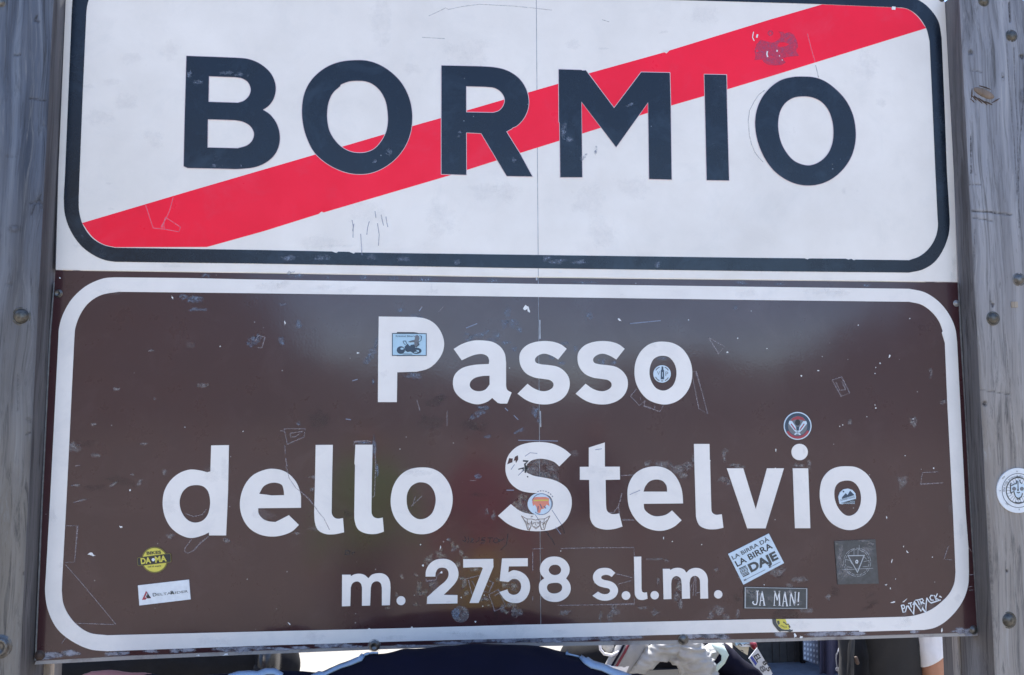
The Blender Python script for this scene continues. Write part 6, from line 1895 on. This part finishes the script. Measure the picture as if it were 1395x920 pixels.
# dark sleeve sloping down to the number plate
dk = empty('jacket', S(1015, 900, 0.1), 'dark jacket sleeve lying in front of the tilted number plate', 'jacket')
blend('sleeve', [loft([U(962, 885, 0.95), U(986, 899, 0.92), U(1008, 914, 0.90), U(1038, 937, 0.90)], [.050, .042, .036, .034], n=18), loft([U(985, 912, 0.95), U(1000, 945, 0.95)], [.045, .05], n=14)],
      M['c_navy'], dk, voxel=0.007, wrinkle=0.006, wscale=14)
YPL = 1.02
npl = empty('number_plate', U(1035, 900, YPL), 'tilted white number plate with a blue end, right of the dark sleeve', 'number plate')
pq = [(1031.6, 882.6), (1052.5, 917.5), (1043.5, 931), (1020.0, 897.3)]
slab('plate', pq, YPL, 0.003, M['plate'], npl)
slab('blue_band', [(1022.4, 896.6), (1024.8, 893.9), (1031.4, 903.8), (1029.4, 907.2)], YPL - 0.0012, 0.001, M['plate_b'], npl)
lettering('EL', (1026.5, 894), (1032.0, 903), 7.6, M['s_black'], npl, front=0.0012, base=YPL, bold=0.02)
lettering('8', (1038.2, 902), (1041.5, 907.5), 6.0, M['s_black'], npl, front=0.0012, base=YPL, bold=0.02)
lettering('5', (1043.2, 910.5), (1046.2, 915.6), 6.0, M['s_black'], npl, front=0.0012, base=YPL, bold=0.02)
lettering('8', (1034.0, 909), (1038.8, 917), 6.8, M['s_grey'], npl, front=0.0012, base=YPL, bold=0.03)
pk = empty('packet', U(1012, 885, 1.1), 'small cream packet with blue and white top beside a dark red lamp', 'packet')
slab('carton', [(999, 872), (1022, 872), (1018.5, 893), (1009, 887), (1003, 881)], 1.12, 0.05, plain('cream card', (0.62, 0.56, 0.42), 0.7), pk)
slab('blue_label', [(999, 871.5), (1022.6, 871.5), (1022.6, 877), (1010, 877.5), (1003, 880)], 1.117, 0.002, M['s_blue'], pk)
slab('white_label', [(1006, 878.5), (1023, 876.5), (1023, 881.5), (1010, 881.5)], 1.114, 0.002, M['s_white'], pk)
strokes('lettering', [(P((1006, 879), (1008, 877), (1011, 880)), 1.0), (P((1013, 879), (1016, 877.5), (1021, 878.2)), 0.8), (P((1009, 886), (1012, 886.5), (1012.5, 889)), 1.0)], M['s_black'], pk, front=0.0015, base=1.114, stuff=False)
lp_ = empty('red_lamp', U(1026, 880, 1.1), 'dark red lamp just above the tilted number plate', 'lamp')
shape_obj('lens', [ball(U(1026.5, 879, 1.10), (0.010, 0.02, 0.014), 16)], plain('red lens', (0.20, 0.01, 0.02), 0.3), lp_)
shape_obj('housing', [loft([U(1026.5, 879, 1.12), U(1026.5, 879, 1.16)], [(0.012, 0.016), (0.012, 0.016)], side=(1, 0, 0), n=12)], M['b_plastic'], lp_)

# ------------------------------------------------------------------ dark chest with perforated panel
YC = 2.3
ch = empty('storage_chest', U(1090, 930, YC), 'dark open storage chest with a perforated steel panel, left of the charcoal shirt', 'chest')
t0 = U(1046, 903, YC); t1 = U(1135, 903, YC)
fl = t0.z
xa, xb = U(1000, 900, YC).x, U(1172, 900, YC).x
box('back_board', (xa, YC, fl - 0.03), (xb, YC + 0.02, fl + 0.35), M['boxw'], ch, bevel=0.002)
box('floor_board', (xa, YC - 0.62, fl - 0.02), (xb, YC - 0.002, fl), plain('blue grey board', (0.085, 0.10, 0.13), 0.6, var=0.3), ch, bevel=0.002)
box('body', (xa, YC - 0.62, ground_z(0, YC) - 0.05), (xb, YC + 0.02, fl - 0.022), M['boxw'], ch, bevel=0.003)
for k in range(5):
    xx = U(1052 + 10 * k, 885, YC).x
    box('batten', (xx, YC - 0.006, fl + 0.003), (xx + 0.006, YC - 0.0005, fl + 0.34), M['boxw'], ch)
box('corner_post', (U(1088, 885, YC).x, YC - 0.03, fl + 0.002), (U(1093, 885, YC).x, YC - 0.008, fl + 0.34), M['b_plastic'], ch)
pv = [(1094, 868), (1114.5, 868), (1115.7, 907.3), (1094.5, 898.5)]
yp = YC - 0.12
slab('perforated_panel', pv, yp, 0.003, M['perf'], ch)
pm = [Vector(p) for p in pv]
Vh, Fh = [], []
for i in range(5):
    for j in range(5):
        c = slerp4(pm, 0.10 + 0.2 * i, 0.10 + 0.2 * j)
        k = len(Vh)
        Vh += [U(p.x, p.y, yp - 0.0012) for p in ellipse(c.x, c.y, 1.2, 2.0, 10)]
        Fh.append(tuple(range(k, k + 10))[::-1])
o = mesh_obj('raised_dots', Vh, Fh, plain('pale steel dots', (0.50, 0.58, 0.70), 0.4), ch); o['kind'] = 'stuff'
tp = empty('tarpaulin', U(1130, 900, YC - 0.2), 'dark navy tarpaulin hanging right of the perforated panel', 'tarpaulin')
Vt, Ft = [], []
for j in range(13):
    for i in range(25):
        u_, v_ = i / 24, j / 12
        p = U(1116.5 + (1160 - 1116.5) * u_, 862 + 100 * v_, YC - 0.16 + 0.02 * math.sin(u_ * 14) - 0.05 * v_)
        Vt.append(p)
for j in range(12):
    for i in range(24):
        a = j * 25 + i
        Ft.append((a, a + 1, a + 26, a + 25))
o = mesh_obj('cloth', Vt, Ft, plain('dark navy cloth', (0.040, 0.034, 0.060), 0.8, var=0.2), tp, smooth=True)
o.modifiers.new('t', 'SOLIDIFY').thickness = 0.004
cb = empty('cable', U(1142, 890, 1.6), 'thin white-topped cable arching in front of the dark tarpaulin', 'cable')
shape_obj('white_sheath', [loft([U(x, y, 1.6) for x, y in ((1156, 872.3), (1151, 874), (1147, 877), (1143.5, 882), (1141.5, 888))], [.0030, .0034, .0030, .0026, .0018], n=8)], M['c_white'], cb)
shape_obj('wire', [loft([U(x, y, 1.6) for x, y in ((1141.5, 888), (1139.5, 892), (1138.8, 898), (1139.5, 905), (1141, 912), (1144, 922), (1150, 945))], [.0020, .0026, .0024, .0020, .0022, .0026, .0026], n=8)], M['leather_g'], cb)
shape_obj('ring', [torus(tuple(U(1140.8, 912, 1.6)), 0.006, 0.002, 16, 8)], M['leather_g'], cb)
